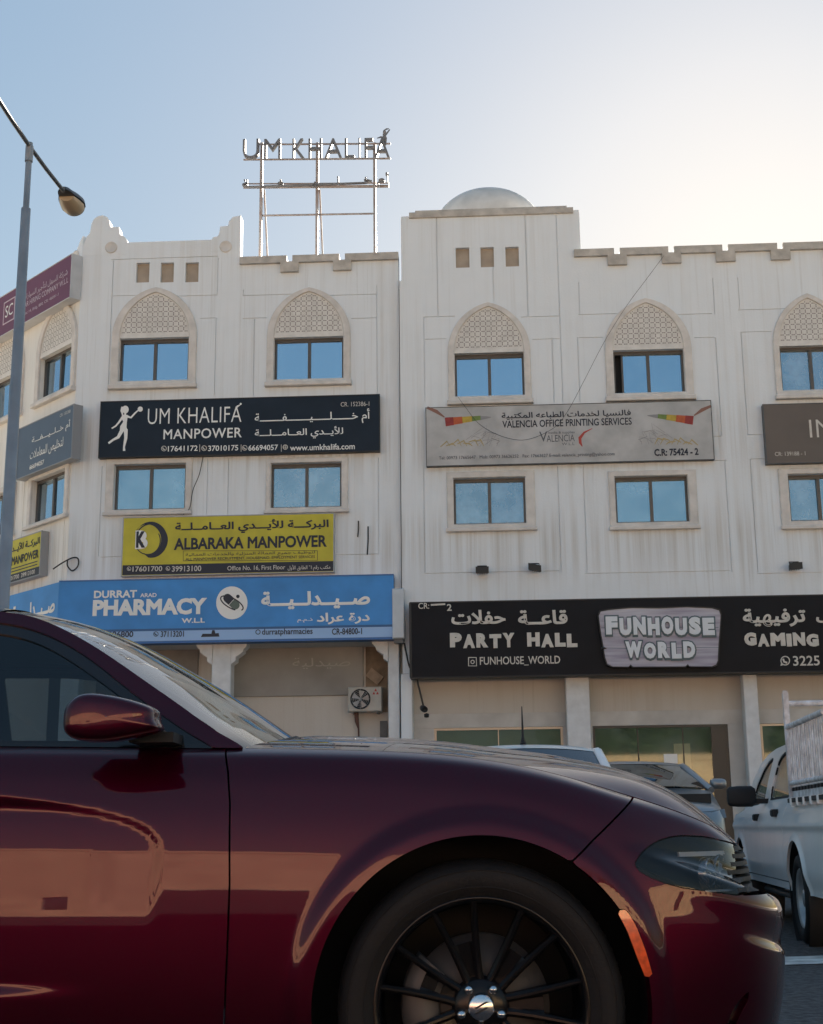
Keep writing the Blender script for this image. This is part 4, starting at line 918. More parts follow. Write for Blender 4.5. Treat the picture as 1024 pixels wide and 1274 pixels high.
# cables
def cable(name, lab, fr, pts, r_, d_=.03):
    q = [fr.P(*fr.px(*p, d_), d_) for p in pts]; n = []
    P_ = np.array(q); tt = np.arange(len(q))
    for i in range(len(q)-1):
        p0, p1, p2, p3 = P_[max(i-1, 0)], P_[i], P_[i+1], P_[min(i+2, len(q)-1)]
        for k in range(6):
            s = k/6; n.append(.5*((2*p1)+(-p0+p2)*s+(2*p0-5*p1+4*p2-p3)*s*s+(-p0+3*p1-3*p2+p3)*s**3))
    n.append(P_[-1]); m = M(); m.tube(n, r_, 6); tag(m.build(name, BLK), lab, 'cable')
cable('cable', 'thin black cable swooping from the parapet across the printing office sign', FA, [(826, 318), (806, 345), (780, 380), (752, 425), (726, 475), (706, 512), (688, 533), (655, 547), (625, 543), (597, 528), (578, 505), (570, 494)], .0042, .2)
cable('cable', 'thin cable hanging beside the first floor window under the navy sign', FLf, [(253, 566), (248, 590), (240, 610), (236, 632), (228, 640)], .009, .1)
cable('cable', 'looped grey cable on plaster left of the yellow sign', FLf, [(66, 708), (78, 700), (90, 694), (97, 695), (97, 704), (90, 710), (84, 704), (84, 697)], .016, .06)
cable('cable', 'black cable running down between the light box and black sign', FA, [(503, 800), (506, 815), (509, 828), (514, 838)], .018, .1)
for x, y0, y1 in ((458, 655, 690), (446, 648, 668)): cable('conduit', 'short dark conduit on plaster right of yellow sign, %s' % ('nearer the joint' if x > 450 else 'nearer the sign'), FLf, [(x, y0), (x, (y0+y1)/2), (x-1, y1)], .014, .02)

# ------------------------------------------------------------------ street lamp
r_ = ray(37, 180); tt = 13.4/r_[1]; top = CAMP+r_*tt; X, Y, Zt = top
t = thing('street_lamp', 'tall grey street lamp with two arms in front of the chamfered side', 'street lamp', (X, Y, 0))
GALV = mat('galvanised', (.30, .32, .34), .5, metal=.5, var=.18, vscale=4)
m = M(); m.tube([(X, Y, .0), (X, Y, 1.2), (X, Y, 1.21), (X, Y, Zt-.75), (X, Y, Zt-.74), (X, Y, Zt+.02)], [.085, .085, .07, .05, .033, .033], 14); m.build('pole', GALV, t)
m = M(); m.tube([(X, Y, Zt-.2), (X, Y, Zt-.02)], .043, 12); m.build('collar', GALV, t)
ARM = mat('arm_steel', (.14, .15, .165), .5, metal=.5)
r_ = ray(78, 236); e_ = CAMP+r_*((Zt+.02-CAMH)/r_[2]); hv = np.array([e_[0]-X, e_[1]-Y, 0]); AL = float(np.linalg.norm(hv)); hv /= AL; sv = np.array([hv[1], -hv[0], 0])
AP = lambda a, s_, z: np.array([X, Y, z])+hv*a+sv*s_
m = M(); m.tube([AP(-AL, 0, Zt+.02), AP(-AL*.5, 0, Zt-.01), AP(0, 0, Zt-.02), AP(AL*.5, 0, Zt-.01), AP(AL+.03, 0, Zt+.02)], .024, 10); m.build('arm', ARM, t)
for sg in (1, -1):
    zz = Zt+.02; prof = [(0, .045, .04, .05), (.05, .075, .065, .045), (.14, .095, .08, .05), (.24, .13, .10, .08), (.36, .15, .115, .10), (.46, .13, .095, .09), (.52, .06, .04, .06)]
    G = []; nb = 14
    for y_, w_, ht, hb in prof:
        G.append([AP(sg*(AL+y_), w_*math.cos(a), zz+(ht if math.sin(a) > 0 else .02)*math.sin(a)) for a in [math.pi*k/nb for k in range(nb+1)]])
    m = M(); m.grid(G); m.add(G[0], [tuple(range(nb+1))]); m.add(G[-1], [tuple(range(nb+1))])
    G2 = [[AP(sg*(AL+y_), w_*s*.98, zz-.012) for s in (-1, -.5, 0, .5, 1)] for y_, w_, ht, hb in prof]; m.grid(G2)
    hd = m.build('lamp_head', DGREY, t)
    G3 = []
    for y_, w_, ht, hb in prof[2:]:
        G3.append([AP(sg*(AL+y_), w_*.93*math.cos(a), zz-.015-hb*1.15*math.sin(a)) for a in [math.pi*k/nb for k in range(nb+1)]])
    m = M(); m.grid(G3); m.add(G3[-1], [tuple(range(nb+1))]); m.add(G3[0], [tuple(range(nb+1))]); m.build('lens', mat('lamp_lens', (.50, .40, .27), .35, var=.1), hd)
# ------------------------------------------------------------------ the maroon sedan in front
CX, CY = .1633, 4.51           # front axle, middle of the car; local x forward, w towards the photographer
def smooth(a, b, x):
    t = np.clip((x-a)/(b-a), 0, 1); return t*t*(3-2*t)
class Spl:
    """natural cubic spline"""
    def __init__(s, x, y):
        s.x = x = np.array(x, float); s.y = y = np.array(y, float); n = len(x); h = np.diff(x); A_ = np.eye(n); r = np.zeros(n)
        for i in range(1, n-1):
            A_[i, i-1] = h[i-1]; A_[i, i] = 2*(h[i-1]+h[i]); A_[i, i+1] = h[i]; r[i] = 6*((y[i+1]-y[i])/h[i]-(y[i]-y[i-1])/h[i-1])
        s.m = np.linalg.solve(A_, r); s.h = h
    def __call__(s, t):
        t = np.clip(np.asarray(t, float), s.x[0], s.x[-1]); i = np.clip(np.searchsorted(s.x, t)-1, 0, len(s.x)-2); h = s.h[i]
        a = s.x[i+1]-t; b = t-s.x[i]
        return s.m[i]*a**3/(6*h)+s.m[i+1]*b**3/(6*h)+(s.y[i]/h-s.m[i]*h/6)*a+(s.y[i+1]/h-s.m[i+1]*h/6)*b
def poly_sdf(px_, pz, poly):
    """signed distance, positive inside"""
    d = np.full(px_.shape, 1e9); ins = np.zeros(px_.shape, bool); n = len(poly)
    for i in range(n):
        ax, az = poly[i]; bx, bz = poly[(i+1) % n]; ex, ez = bx-ax, bz-az; wx_, wz = px_-ax, pz-az
        t = np.clip((wx_*ex+wz*ez)/(ex*ex+ez*ez+1e-12), 0, 1); d = np.minimum(d, (wx_-t*ex)**2+(wz-t*ez)**2)
        c = ((az <= pz) & (bz > pz)) | ((bz <= pz) & (az > pz)); s_ = ax+(pz-az)/(bz-az+1e-12)*(bx-ax); ins ^= c & (px_ < s_)
    d = np.sqrt(d); return np.where(ins, d, -d)
PAINT = mat('maroon_paint', (.043, .0008, .0095), .40, metal=.75, spec=.0, coat=1.0, coatr=.008)
t_ = PAINT.node_tree; b_ = t_.nodes['Principled BSDF']
b_.inputs['Coat IOR'].default_value = 1.39; tc_ = t_.nodes.new('ShaderNodeTexCoord'); n_ = t_.nodes.new('ShaderNodeTexNoise'); n_.inputs['Scale'].default_value = 5.0; n_.inputs['Detail'].default_value = 1.5
t_.links.new(tc_.outputs['Object'], n_.inputs[0]); u_ = t_.nodes.new('ShaderNodeBump'); u_.inputs['Strength'].default_value = .10; u_.inputs['Distance'].default_value = .004
t_.links.new(n_.outputs[0], u_.inputs['Height']); t_.links.new(u_.outputs[0], b_.inputs['Coat Normal'])
TRIM = mat('gloss_black', (.008, .009, .012), .12, spec=.5)
MATB = mat('matt_black', (.010, .010, .011), .7)
RUB = mat('tyre_rubber', (.0065, .0068, .008), .7, spec=.3, var=.25, vscale=14, bump=.15, bscale=120)
RIMB = mat('black_rim', (.005, .005, .006), .24, spec=.28)
CARG = glassy('tinted_glass', (.02, .03, .03), (.34, .40, .42), .0, .055)
WSG = glassy('windscreen_glass', (.05, .06, .06), (.50, .58, .56), .0, .075, dirt=.10)
LENS = glassy('lamp_glass', (.02, .02, .02), (.50, .53, .56), .004, .03)
CHR = mat('chrome', (.62, .63, .65), .18, metal=1.)
AMB = mat('amber_lens', (.72, .085, .012), .2, coat=1., var=.35, vscale=60)

plan = [(-4.10, 0), (-4.07, .40), (-3.97, .70), (-3.66, .875), (-3.05, .935), (-2.2, .935), (-1.4, .937), (-.7, .943), (-.2, .95), (.1, .95), (.3, .937), (.46, .907), (.61, .858), (.735, .775), (.825, .645), (.888, .46), (.925, .24), (.937, 0)]
_c = np.concatenate([[0], np.cumsum([math.hypot(plan[i+1][0]-plan[i][0], plan[i+1][1]-plan[i][1]) for i in range(len(plan)-1)])])
_sx, _sw = Spl(_c, [p[0] for p in plan]), Spl(_c, [p[1] for p in plan])
SMAX = _c[-1]
def plan_at(s):
    e = 1e-3; x, w = _sx(s), _sw(s); tx = _sx(np.minimum(s+e, SMAX))-_sx(np.maximum(s-e, 0)); tw = _sw(np.minimum(s+e, SMAX))-_sw(np.maximum(s-e, 0)); l = np.hypot(tx, tw)
    return x, w, -tw/l, tx/l
ztop = Spl([-4.1, -3.6, -3.0, -2.4, -1.27, -.73, -.44, -.26, -.067, .19, .44, .64, .78, .87, .95], [1.02, 1.055, 1.075, 1.055, 1.033, 1.022, 1.015, 1.008, .994, .951, .884, .828, .788, .760, .735])
dside = Spl([0, .012, .035, .07, .12, .18, .26, .36, .5, .62, .72, .80, .90], [.125, .094, .066, .045, .028, .014, .003, -.001, .002, .012, .030, .055, .10])
dnose = Spl([0, .02, .06, .105, .128, .142, .152, .165, .19, .24, .30, .36, .45, .6], [.118, .100, .088, .080, .074, .050, .022, .008, .001, .001, .002, .007, .022, .07])
SCAL = [(-2.6, .82), (-1.9, .895), (-1.231, .903), (-1.108, .886), (-.987, .863), (-.895, .838), (-.842, .812), (-.816, .780), (-.810, .752), (-.814, .705), (-.822, .60), (-.83, .30), (-.84, .0), (-2.6, .0)]
ARX, ARZ, ARR = 0.0, .363, .425; RRX = -3.05
def body(s, z):
    x0, w0, nx, nw = plan_at(s); h = ztop(x0)-z
    k = smooth(.34, .70, x0); d = dside(h)*(1-k)+dnose(h)*k
    d = np.where(h < 0, (dside(0)*(1-k)+dnose(0)*k)-h*1.2, d)
    r = np.hypot(x0-ARX, z-ARZ); fl = .019*(1-smooth(.452, .505, r))*(1-smooth(.40, .50, x0)*.6)
    r2 = np.hypot(x0-RRX, z-ARZ); fl = fl+.02*(1-smooth(.452, .52, r2))
    sd = poly_sdf(x0, z, SCAL); rb = 1-smooth(-1.42, -.92, x0)
    rec = (.018*rb+.0065*smooth(.56, .73, z))*smooth(0, 1, sd/(.014+.034*rb))*smooth(.405, .435, z)*smooth(-2.55, -1.9, x0+0*z)
    hh = ztop(x0)-z; d = d+.010*smooth(.21, .275, hh)*(1-smooth(.282, .305, hh))*smooth(.66, .84, x0)
    # soft haunch line over the door
    d = d-fl+rec
    return np.stack([x0-nx*d, -(w0-nw*d), z+0*x0], -1)
_ss = np.concatenate([np.arange(0, 2.9, .045), np.arange(2.9, SMAX, .0115), [SMAX]])
_vv = np.concatenate([np.linspace(0, .82, 62, endpoint=False), np.linspace(.82, 1, 26)])
S2, V2 = np.meshgrid(_ss, _vv, indexing='ij')
XS = plan_at(S2)[0]; Z2 = .17+(ztop(XS)-.17)*V2
BP = body(S2, Z2); BX, BW, BZ = BP[..., 0], -BP[..., 1], BP[..., 2]
gs = np.gradient(BP, axis=0); gv = np.gradient(BP, axis=1); BN = np.cross(gs, gv); BN /= np.linalg.norm(BN, axis=-1, keepdims=True)+1e-12
if (BN[60, 20]@np.array([0, -1, 0])) < 0: BN = -BN
car = thing('sedan', 'dark maroon sedan with black multi spoke wheels, close in front of the shops', 'car', (CX, CY, 0))
CO = np.array([CX, CY, 0])
def cmesh(V, F, name, m_, parent, smooth_=True, mirror=False, extra=None):
    mm = M(); V = np.asarray(V, float)
    if mirror: V = V*np.array([1, -1, 1])
    mm.add(V+CO, F, smooth_)
    if extra:
        E_ = np.asarray(extra[0], float)
        if mirror: E_ = E_*np.array([1, -1, 1])
        if len(E_): mm.add(E_+CO, extra[1], False)
    return mm.build(name, m_, parent)
def panel(f, name, m_, rim=.014, mirror=True, off=0., P=None, N=None, parent=None, nlim=None):
    P = BP if P is None else P; N = BN if N is None else N
    V, F, rq = clip_grid(P-N*off, f, N, rim)
    o = cmesh(V, F, name, m_, parent or car, True, False, rq)
    if mirror: cmesh(V, [q[::-1] for q in F], name, m_, parent or car, True, True, rq)
    return o
g = .0025
dl = lambda z: np.interp(z, [.17, .30, .517, .673, .873, .954, 1.01], [-.650, -.645, -.637, -.634, -.640, -.650, -.664])
f_door = dl(BZ)-BX; f_seam = ((BX-.242)*(.88-.727)-(BZ-.727)*(.421-.242))/math.hypot(.153, .179)     # > 0 in front of the seam
arch = np.hypot(BX-ARX, BZ-ARZ)-ARR; rarch = np.hypot(BX-RRX, BZ-ARZ)-ARR
front = BX > -1.4
HEAD = [(.436, .703), (.447, .735), (.468, .755), (.50, .770), (.555, .781), (.62, .776), (.70, .757), (.738, .744), (.738, .612), (.70, .624), (.64, .634), (.55, .648), (.50, .662), (.458, .682)]
XP, ZP = BX, BZ
hd = poly_sdf(XS+0*BZ, BZ, [(x+.0, z) for x, z in HEAD])
# where outlines measured on the photo fall on the body surface: (plan length, height)
_world = BP + CO - CAMP
_dep = _world@FW; _gx = 512+FPX*(_world@RT)/_dep; _gy = 637-FPX*(_world@UP)/_dep
_vis = (np.sum(BN*_world, -1) < 0) & front
def on_body(pts):
    out = []
    for x, y in pts:
        d2 = np.where(_vis, (_gx-x)**2+(_gy-y)**2, 1e12); i, j = np.unravel_index(np.argmin(d2), d2.shape)
        i = min(max(i, 1), d2.shape[0]-2); j = min(max(j, 1), d2.shape[1]-2)
        J = np.array([[(_gx[i+1, j]-_gx[i-1, j])/(S2[i+1, j]-S2[i-1, j]), (_gx[i, j+1]-_gx[i, j-1])/(Z2[i, j+1]-Z2[i, j-1])], [(_gy[i+1, j]-_gy[i-1, j])/(S2[i+1, j]-S2[i-1, j]), (_gy[i, j+1]-_gy[i, j-1])/(Z2[i, j+1]-Z2[i, j-1])]])
        try: ds, dz = np.linalg.solve(J, [x-_gx[i, j], y-_gy[i, j]])
        except Exception: ds = dz = 0
        lim = .03; out.append((S2[i, j]+np.clip(ds, -lim, lim), Z2[i, j]+np.clip(dz, -lim, lim)))
    return out
HEADS = on_body([(790, 1075), (797, 1064), (808, 1054), (820, 1047), (834, 1042), (848, 1040), (876, 1042), (898, 1046), (913, 1050), (917, 1080), (918, 1113), (903, 1111), (880, 1108), (850, 1104), (828, 1098), (808, 1090), (796, 1083)])
hd = poly_sdf(S2, Z2, HEADS)
s_end = max(p[0] for p in HEADS); zt_e, zb_e = HEADS[8][1], HEADS[10][1]
grl = poly_sdf(S2, Z2, [(HEADS[8][0]+.004, zt_e+.003), (HEADS[9][0]+.004, HEADS[9][1]), (HEADS[10][0]+.004, zb_e-.003), (SMAX+1, zb_e-.02), (SMAX+1, zt_e-.03)])
MK = on_body([(767, 1133), (779, 1132), (791, 1152), (803, 1183), (811.5, 1213), (803, 1217), (793, 1192), (780, 1158)])
mk = poly_sdf(S2, Z2, MK)
INT = on_body([(905, 1273), (912, 1255), (923, 1241), (932, 1232), (931, 1244), (922, 1260), (916, 1273)]); INT = [(s, z) for s, z in INT]; INT.insert(0, (INT[0][0]-.02, INT[0][1]-.09)); INT.append((INT[-1][0]-.01, INT[-1][1]-.09))
itk = poly_sdf(S2, Z2, INT)
low = poly_sdf(S2, Z2, [(SMAX-.55, .24), (SMAX-.50, .40), (SMAX+1, .41), (SMAX+1, .24)])
panel(np.minimum.reduce([-f_door-g, -f_seam-g, arch, BX+1.4, .9-BX]), 'front_fender', PAINT)
panel(np.minimum.reduce([f_seam-g, arch, -hd-.003, -grl, -mk-.002, -itk, -low, BX-.05]), 'front_bumper', PAINT, rim=.02)
xr = -1.745
panel(np.minimum.reduce([f_door-g, BX-xr-g, BZ-.262]), 'front_door', PAINT)
panel(np.minimum.reduce([xr-BX-g, BX+2.70-g, rarch, BZ-.262]), 'rear_door', PAINT)
panel(np.minimum.reduce([-2.70-g-BX, rarch]), 'rear_quarter', PAINT)
panel(np.minimum.reduce([.258-BZ, dl(BZ)-.01-BX, rarch]), 'sill', PAINT, rim=.03)
panel(np.minimum.reduce([hd-.0, BX]), 'headlight', LENS, rim=.0, off=.003)
for o in [o for o in car.children if o.name.startswith('headlight')]:
    pass
panel(hd+.012, 'headlight_housing', MATB, rim=-.05, off=.058)
panel(np.minimum(grl+.03, BX), 'grille', MATB, rim=.0, off=.07)
panel(np.minimum.reduce([mk, BX]), 'side_marker', AMB, rim=.004, off=-.002)
panel(np.minimum.reduce([itk+.01, BX]), 'intake', TRIM, rim=.0, off=.02)
panel(np.minimum.reduce([low+.02, BX]), 'lower_grille', MATB, rim=.0, off=.05)
# grille bars and lamp innards follow the nose
def nose_bar(z0, z1, s0, s1, off, name, m_, thick=.012):
    for sg in (1, -1):
        ss = np.linspace(s0, s1, 24); R0 = []
        for zz, oo in ((z0, off), (z1, off), (z1, off+thick), (z0, off+thick), (z0, off)):
            p = body(ss, np.full(24, zz)); x, w, nx, nw = plan_at(ss); R0.append(p-np.stack([nx*oo, -nw*oo, 0*nx], -1))
        V = np.stack(R0, 1)
        if sg < 0: V = V*np.array([1, -1, 1])
        mm = M(); mm.grid(V+CO, False); mm.add(V[0, :4]+CO, [(0, 1, 2, 3)]); mm.build(name, m_, car)
for k in range(6):
    z = zb_e+.006+(zt_e-zb_e)*.163*k; s0_ = HEADS[10][0]+(HEADS[8][0]-HEADS[10][0])*k/5.5+.010; nose_bar(z, z+.0115, s0_, SMAX, .002, 'grille_bar', MATB, .03)
zm = (zt_e+zb_e)/2; s_m = s_end-.13
for sg in (1, -1):
    for s_, rr in ((s_end-.085, .038), (s_end-.185, .034)):
        p = body(np.array([s_]), np.array([zm-.012]))[0]; x, w, nx, nw = [float(v[0]) for v in plan_at(np.array([s_]))]; p = p-np.array([nx, -nw, 0])*.045
        a = np.array([.86, -.5, 0]); 
        if sg < 0: p = p*np.array([1, -1, 1]); a = a*np.array([1, -1, 1])
        mm = M(); mm.lathe(p+CO, a, [(rr*1.25, -.01), (rr*1.28, .012), (rr, .012), (rr*.98, .004), (rr*.7, .018), (.001, .027)], 24); mm.build('lamp_projector', mat('projector_%d' % (s_*100), (.30, .32, .35), .12, metal=.8), car)
nose_bar(zt_e-.030, zt_e-.018, s_end-.30, s_end-.02, .030, 'lamp_strip', mat('lamp_strip', (.75, .77, .8), .3), .01)
nose_bar(zm-.055, zm-.05, s_end-.27, s_end-.02, .020, 'lamp_strip', mat('lamp_bezel', (.30, .30, .32), .25, metal=.6), .02)

# bonnet
se = np.linspace(float(_c[7]), SMAX, 260); E0 = body(se, ztop(plan_at(se)[0])); ex, ew, ez = E0[:, 0], -E0[:, 1], E0[:, 2]
o_ = np.maximum.accumulate(ex); keep = np.concatenate([[True], np.diff(o_) > 1e-5]); zb_of = lambda x: np.interp(x, ex[keep], ez[keep])
hp = [(-1.3, .78)]+[(float(a), float(b)) for a, b in zip(ex, ew)]; hpoly = hp+[(a, -b) for a, b in hp[::-1]]
hx = np.concatenate([np.linspace(-.75, .5, 90), np.linspace(.512, .92, 66)]); hw = np.linspace(-.86, .86, 150)
HX, HW = np.meshgrid(hx, hw, indexing='ij'); e = poly_sdf(HX, HW, hpoly); ee = np.clip(e, 0, 1)
crown = .050*(1-(1-np.minimum(ee/(.60-.22*smooth(.0, .5, HX)), 1))**3.0)*(1+.75*smooth(.0, .5, HX))
aw = np.abs(HW); bw = .50-.10*smooth(-.6, .75, HX)
bulge = .014*(1-smooth(bw-.05, bw+.04, aw))*smooth(.0, .12, ee)*smooth(-.66, -.40, HX)-.008*(1-smooth(.12, .22, aw))*(1-smooth(.1, .5, HX))
HZ = zb_of(HX)+crown+bulge-.0*ee
HZ = HZ-np.where(e < 0, -e*.3, 0)
HP = np.stack([HX, -HW, HZ], -1); hn = np.cross(np.gradient(HP, axis=0), np.gradient(HP, axis=1)); hn /= np.linalg.norm(hn, axis=-1, keepdims=True); hn = hn*np.sign(hn[..., 2:3])
fr_edge = HX-(-.615+.17*(1-(HW/.8)**2))
V, F, rq = clip_grid(HP, np.minimum(e-.004, fr_edge), hn, .014); cmesh(V, F, 'bonnet', PAINT, car, True, False, rq)
mm = M(); q = [[(-.95+.0*w, -w, .95), (-.60+.16*(1-(w/.8)**2), -w, 1.000+.045*(1-(w/.8)**2))] for w in np.linspace(-.80, .80, 21)]; mm.grid(np.array(q)+CO); mm.build('cowl', MATB, car)

# cabin
wg = lambda z: .83-.23*np.sign(z-1.02)*np.abs((z-1.02)/.40)**1.15
gxs = np.linspace(-3.45, -.56, 220); gz = np.linspace(.985, 1.465, 62); GX, GZ = np.meshgrid(gxs, gz, indexing='ij')
GP = np.stack([GX, -wg(GZ), GZ], -1); GN = np.cross(np.gradient(GP, axis=0), np.gradient(GP, axis=1)); GN /= np.linalg.norm(GN, axis=-1, keepdims=True); GN = GN*np.sign(-GN[..., 1:2])
up_pts = [(-3.45, 1.06), (-3.25, 1.13), (-2.9, 1.30), (-2.5, 1.40), (-2.0, 1.447), (-1.6, 1.450), (-1.366, 1.434), (-1.271, 1.417), (-1.212, 1.395), (-1.07, 1.32), (-.97, 1.255), (-.873, 1.189), (-.778, 1.124), (-.687, 1.062), (-.619, 1.022), (-.58, .99)]
lo_pts = [(-3.05, 1.05), (-2.95, 1.15), (-2.7, 1.28), (-2.4, 1.365), (-2.0, 1.408), (-1.6, 1.412), (-1.356, 1.397), (-1.261, 1.375), (-1.162, 1.333), (-1.06, 1.27), (-.96, 1.195), (-.864, 1.125), (-.771, 1.063), (-.699, 1.02), (-.65, .985)]
wi_pts = [(-2.82, 1.05), (-2.75, 1.12), (-2.6, 1.24), (-2.35, 1.33), (-2.0, 1.374), (-1.6, 1.38), (-1.349, 1.366), (-1.254, 1.342), (-1.154, 1.294), (-1.053, 1.229), (-.975, 1.174), (-.879, 1.106), (-.718, 1.02), (-.67, .985)]
def cur(p):
    s_ = Spl([a for a, b in p], [b for a, b in p]); return lambda x: np.where(x < p[0][0], p[0][1]-3*(p[0][0]-x), np.where(x > p[-1][0], p[-1][1]-2*(x-p[-1][0]), s_(x)))
UPc, LOc, WIc = cur(up_pts), cur(lo_pts), cur(wi_pts)
bz = GZ-ztop(GX)-.001
panel(np.minimum.reduce([UPc(GX)-GZ, GZ-LOc(GX)-.001, bz]), 'roof_pillar', PAINT, rim=.02, P=GP, N=GN)
bpil = .055-np.abs(GX+1.76)
panel(np.minimum.reduce([LOc(GX)-GZ+.004, np.maximum.reduce([GZ-WIc(GX), bpil, GX+.845, .016-bz]), bz]), 'window_trim', TRIM, rim=.012, off=.005, P=GP, N=GN)
panel(np.minimum.reduce([WIc(GX)-GZ+.004, bz-.012, -.82-GX]), 'side_window', CARG, rim=.0, off=.010, P=GP, N=GN)
# windscreen, roof, rear window, boot
ed = [(-.655, 1.008), (-.687, 1.060), (-.778, 1.122), (-.873, 1.187), (-.97, 1.253), (-1.07, 1.318), (-1.212, 1.393), (-1.366, 1.433)]
ce = [(-.50, 1.060), (-.60, 1.130), (-.70, 1.198), (-.80, 1.262), (-.90, 1.320), (-1.02, 1.385), (-1.18, 1.448), (-1.36, 1.487)]
tt_ = np.linspace(0, 1, len(ed)); Te = np.linspace(0, 1, 40)
ex_, ez_, cx_, cz_ = [Spl(tt_, [p[k] for p in l])(Te) for l in (ed, ce) for k in (0, 1)]
bb = np.linspace(-1, 1, 61); WSg = np.zeros((40, 61, 3))
k_ = np.abs(bb)**2.3
for i in range(40): WSg[i, :, 0] = cx_[i]+(ex_[i]-cx_[i])*k_; WSg[i, :, 2] = cz_[i]+(ez_[i]-cz_[i])*k_; WSg[i, :, 1] = -bb*(wg(ez_[i])-.004)
mm = M(); mm.grid(WSg+CO); mm.build('windscreen', WSG, car)
rxs = np.concatenate([np.linspace(-1.366, -2.5, 24), np.linspace(-2.55, -3.42, 22)])
zc_ = Spl([-3.6, -3.42, -3.1, -2.8, -2.5, -2.2, -1.9, -1.6, -1.36, -1.2], [1.05, 1.105, 1.24, 1.375, 1.462, 1.505, 1.518, 1.512, 1.487, 1.45]); RG = np.zeros((len(rxs), 61, 3))
for i, x in enumerate(rxs):
    zr_ = float(UPc(np.array(x))); RG[i, :, 0] = x; RG[i, :, 1] = -bb*(float(wg(np.array(zr_)))+.002); RG[i, :, 2] = float(zc_(x))+(zr_-float(zc_(x)))*np.abs(bb)**2.6
mm = M(); mm.grid(RG[:28]+CO); mm.build('roof', PAINT, car)
mm = M(); mm.grid(RG[27:]+CO); mm.build('rear_window', CARG, car)
mm = M(); mm.grid(RG[:30]*np.array([1, .97, 1])-np.array([0, 0, .028])+CO); mm.build('headliner', mat('headliner', (.055, .052, .05), .9), car)
de = np.linspace(0, float(np.interp(-3.30, [p[0] for p in plan][::1], _c)), 30); q = []
for s_ in de:
    p = body(np.array([s_]), ztop(plan_at(np.array([s_]))[0]))[0]; q.append([[p[0], p[1]*f_, p[2]+.045*(1-f_**2)] for f_ in np.linspace(-1, 1, 21)])
mm = M(); mm.grid(np.array(q)+CO); mm.build('boot_lid', PAINT, car)
mm = M(); mm.box(WF.off(0), CX-3.3, CX-.62, .25, .93, -CY-.72, -CY+.72); mm.box(WF, CX-.60, CX+.62, .45, .66, -CY-.5, -CY+.5); mm.build('floor_pan', MATB, car)
# dashboard, seats, steering wheel
mm = M(); q = [[(x, -w, z) for x, z in ((-.62, .95), (-.66, 1.035), (-.85, 1.06), (-.98, 1.03), (-1.0, .93))] for w in np.linspace(-.74, .74, 9)]; mm.grid(np.array(q)+CO); mm.build('dashboard', MATB, car)
SEAT = mat('seat_cloth', (.03, .03, .032), .9)
for w in (.37, -.37):
    sec = [(-1.62, .93, .25), (-1.70, 1.05, .26), (-1.77, 1.15, .25), (-1.82, 1.22, .18)]
    mm = M(); q = [[(x+dx, -(w+math.cos(a)*hw_), z) for a, dx in ((0, .02), (.6, .05), (1.57, .07), (2.5, .05), (3.14, .02), (3.8, -.05), (4.71, -.07), (5.5, -.05), (6.283, .02))] for x, z, hw_ in sec]
    mm.grid(np.array(q)+CO); mm.build('seat', SEAT, car)
    mm = M(); mm.lathe(np.array([-1.86, -w, 1.30])+CO, (0, 1, 0), [(.001, -.13), (.05, -.125), (.072, -.09), (.076, 0), (.072, .09), (.05, .125), (.001, .13)], 16); mm.build('headrest', SEAT, car)
th = [2*math.pi*k/28 for k in range(29)]
mm = M(); c_ = np.array([-1.12, .37, 1.0]); mm.tube([c_+CO+np.array([.18*math.sin(a)*.42, .18*math.cos(a), .18*math.sin(a)*.9]) for a in th], .016, 8, False); mm.build('steering_wheel', MATB, car)
# door mirrors
mo = [(-1.037, 1.070), (-1.034, 1.105), (-1.012, 1.134), (-.975, 1.145), (-.92, 1.139), (-.87, 1.128), (-.825, 1.113), (-.806, 1.098), (-.803, 1.075), (-.797, 1.052), (-.85, 1.037), (-.92, 1.026), (-.98, 1.026), (-1.016, 1.034), (-1.033, 1.050)]
mt = np.arange(len(mo)+1); mx_ = np.array([p[0] for p in mo]+[mo[0][0]]); mz_ = np.array([p[1] for p in mo]+[mo[0][1]])
def closed(v, n=56):
    v3 = np.concatenate([v[:-1], v[:-1], v[:-1]]); s_ = Spl(np.arange(len(v3)), v3); return s_(np.linspace(len(v)-1, 2*(len(v)-1), n, endpoint=False))
cxm, czm = closed(mx_), closed(mz_)
for sg in (1, -1):
    q = []
    for w, k in ((.90, .55), (.93, .72), (.965, .88), (1.0, .96), (1.04, 1.0), (1.08, .995), (1.105, .975), (1.122, .93), (1.132, .86), (1.138, .74), (1.142, .5), (1.1435, .25), (1.144, .02)):
        q.append(np.stack([-.92+(cxm+.92)*k, np.full(56, -w*sg), 1.082+(czm-1.082)*k], -1))
    mm = M(); mm.grid(np.array(q).transpose(1, 0, 2)+CO, True, True); o = mm.build('door_mirror', PAINT, car)
    mm = M(); ring = [np.array(q)[4, i] for i in range(56)]
    sp = [(x, w) for x, w in ((-1.032, 1.02), (-1.026, 1.06), (-.99, 1.112), (-.93, 1.136), (-.87, 1.12), (-.82, 1.07), (-.797, 1.02))]
    mm.tube([np.array([x, -w*sg, 1.052])+CO for x, w in sp], .0035, 5); mm.build('seam', MATB, o)
    mm = M(); mm.box(Fr((CX, CY-sg*.86, 0), 0), -.90, -.785, 1.030, 1.056, -.09, .10); mm.build('mirror_arm', MATB, o)
    mm = M(); mm.lathe(np.array([-1.036, -1.02*sg, 1.085])+CO, (-1, 0, 0), [(.001, .003), (.042, .003), (.045, -.01)], 20); mm.build('mirror_glass', CHR, o)
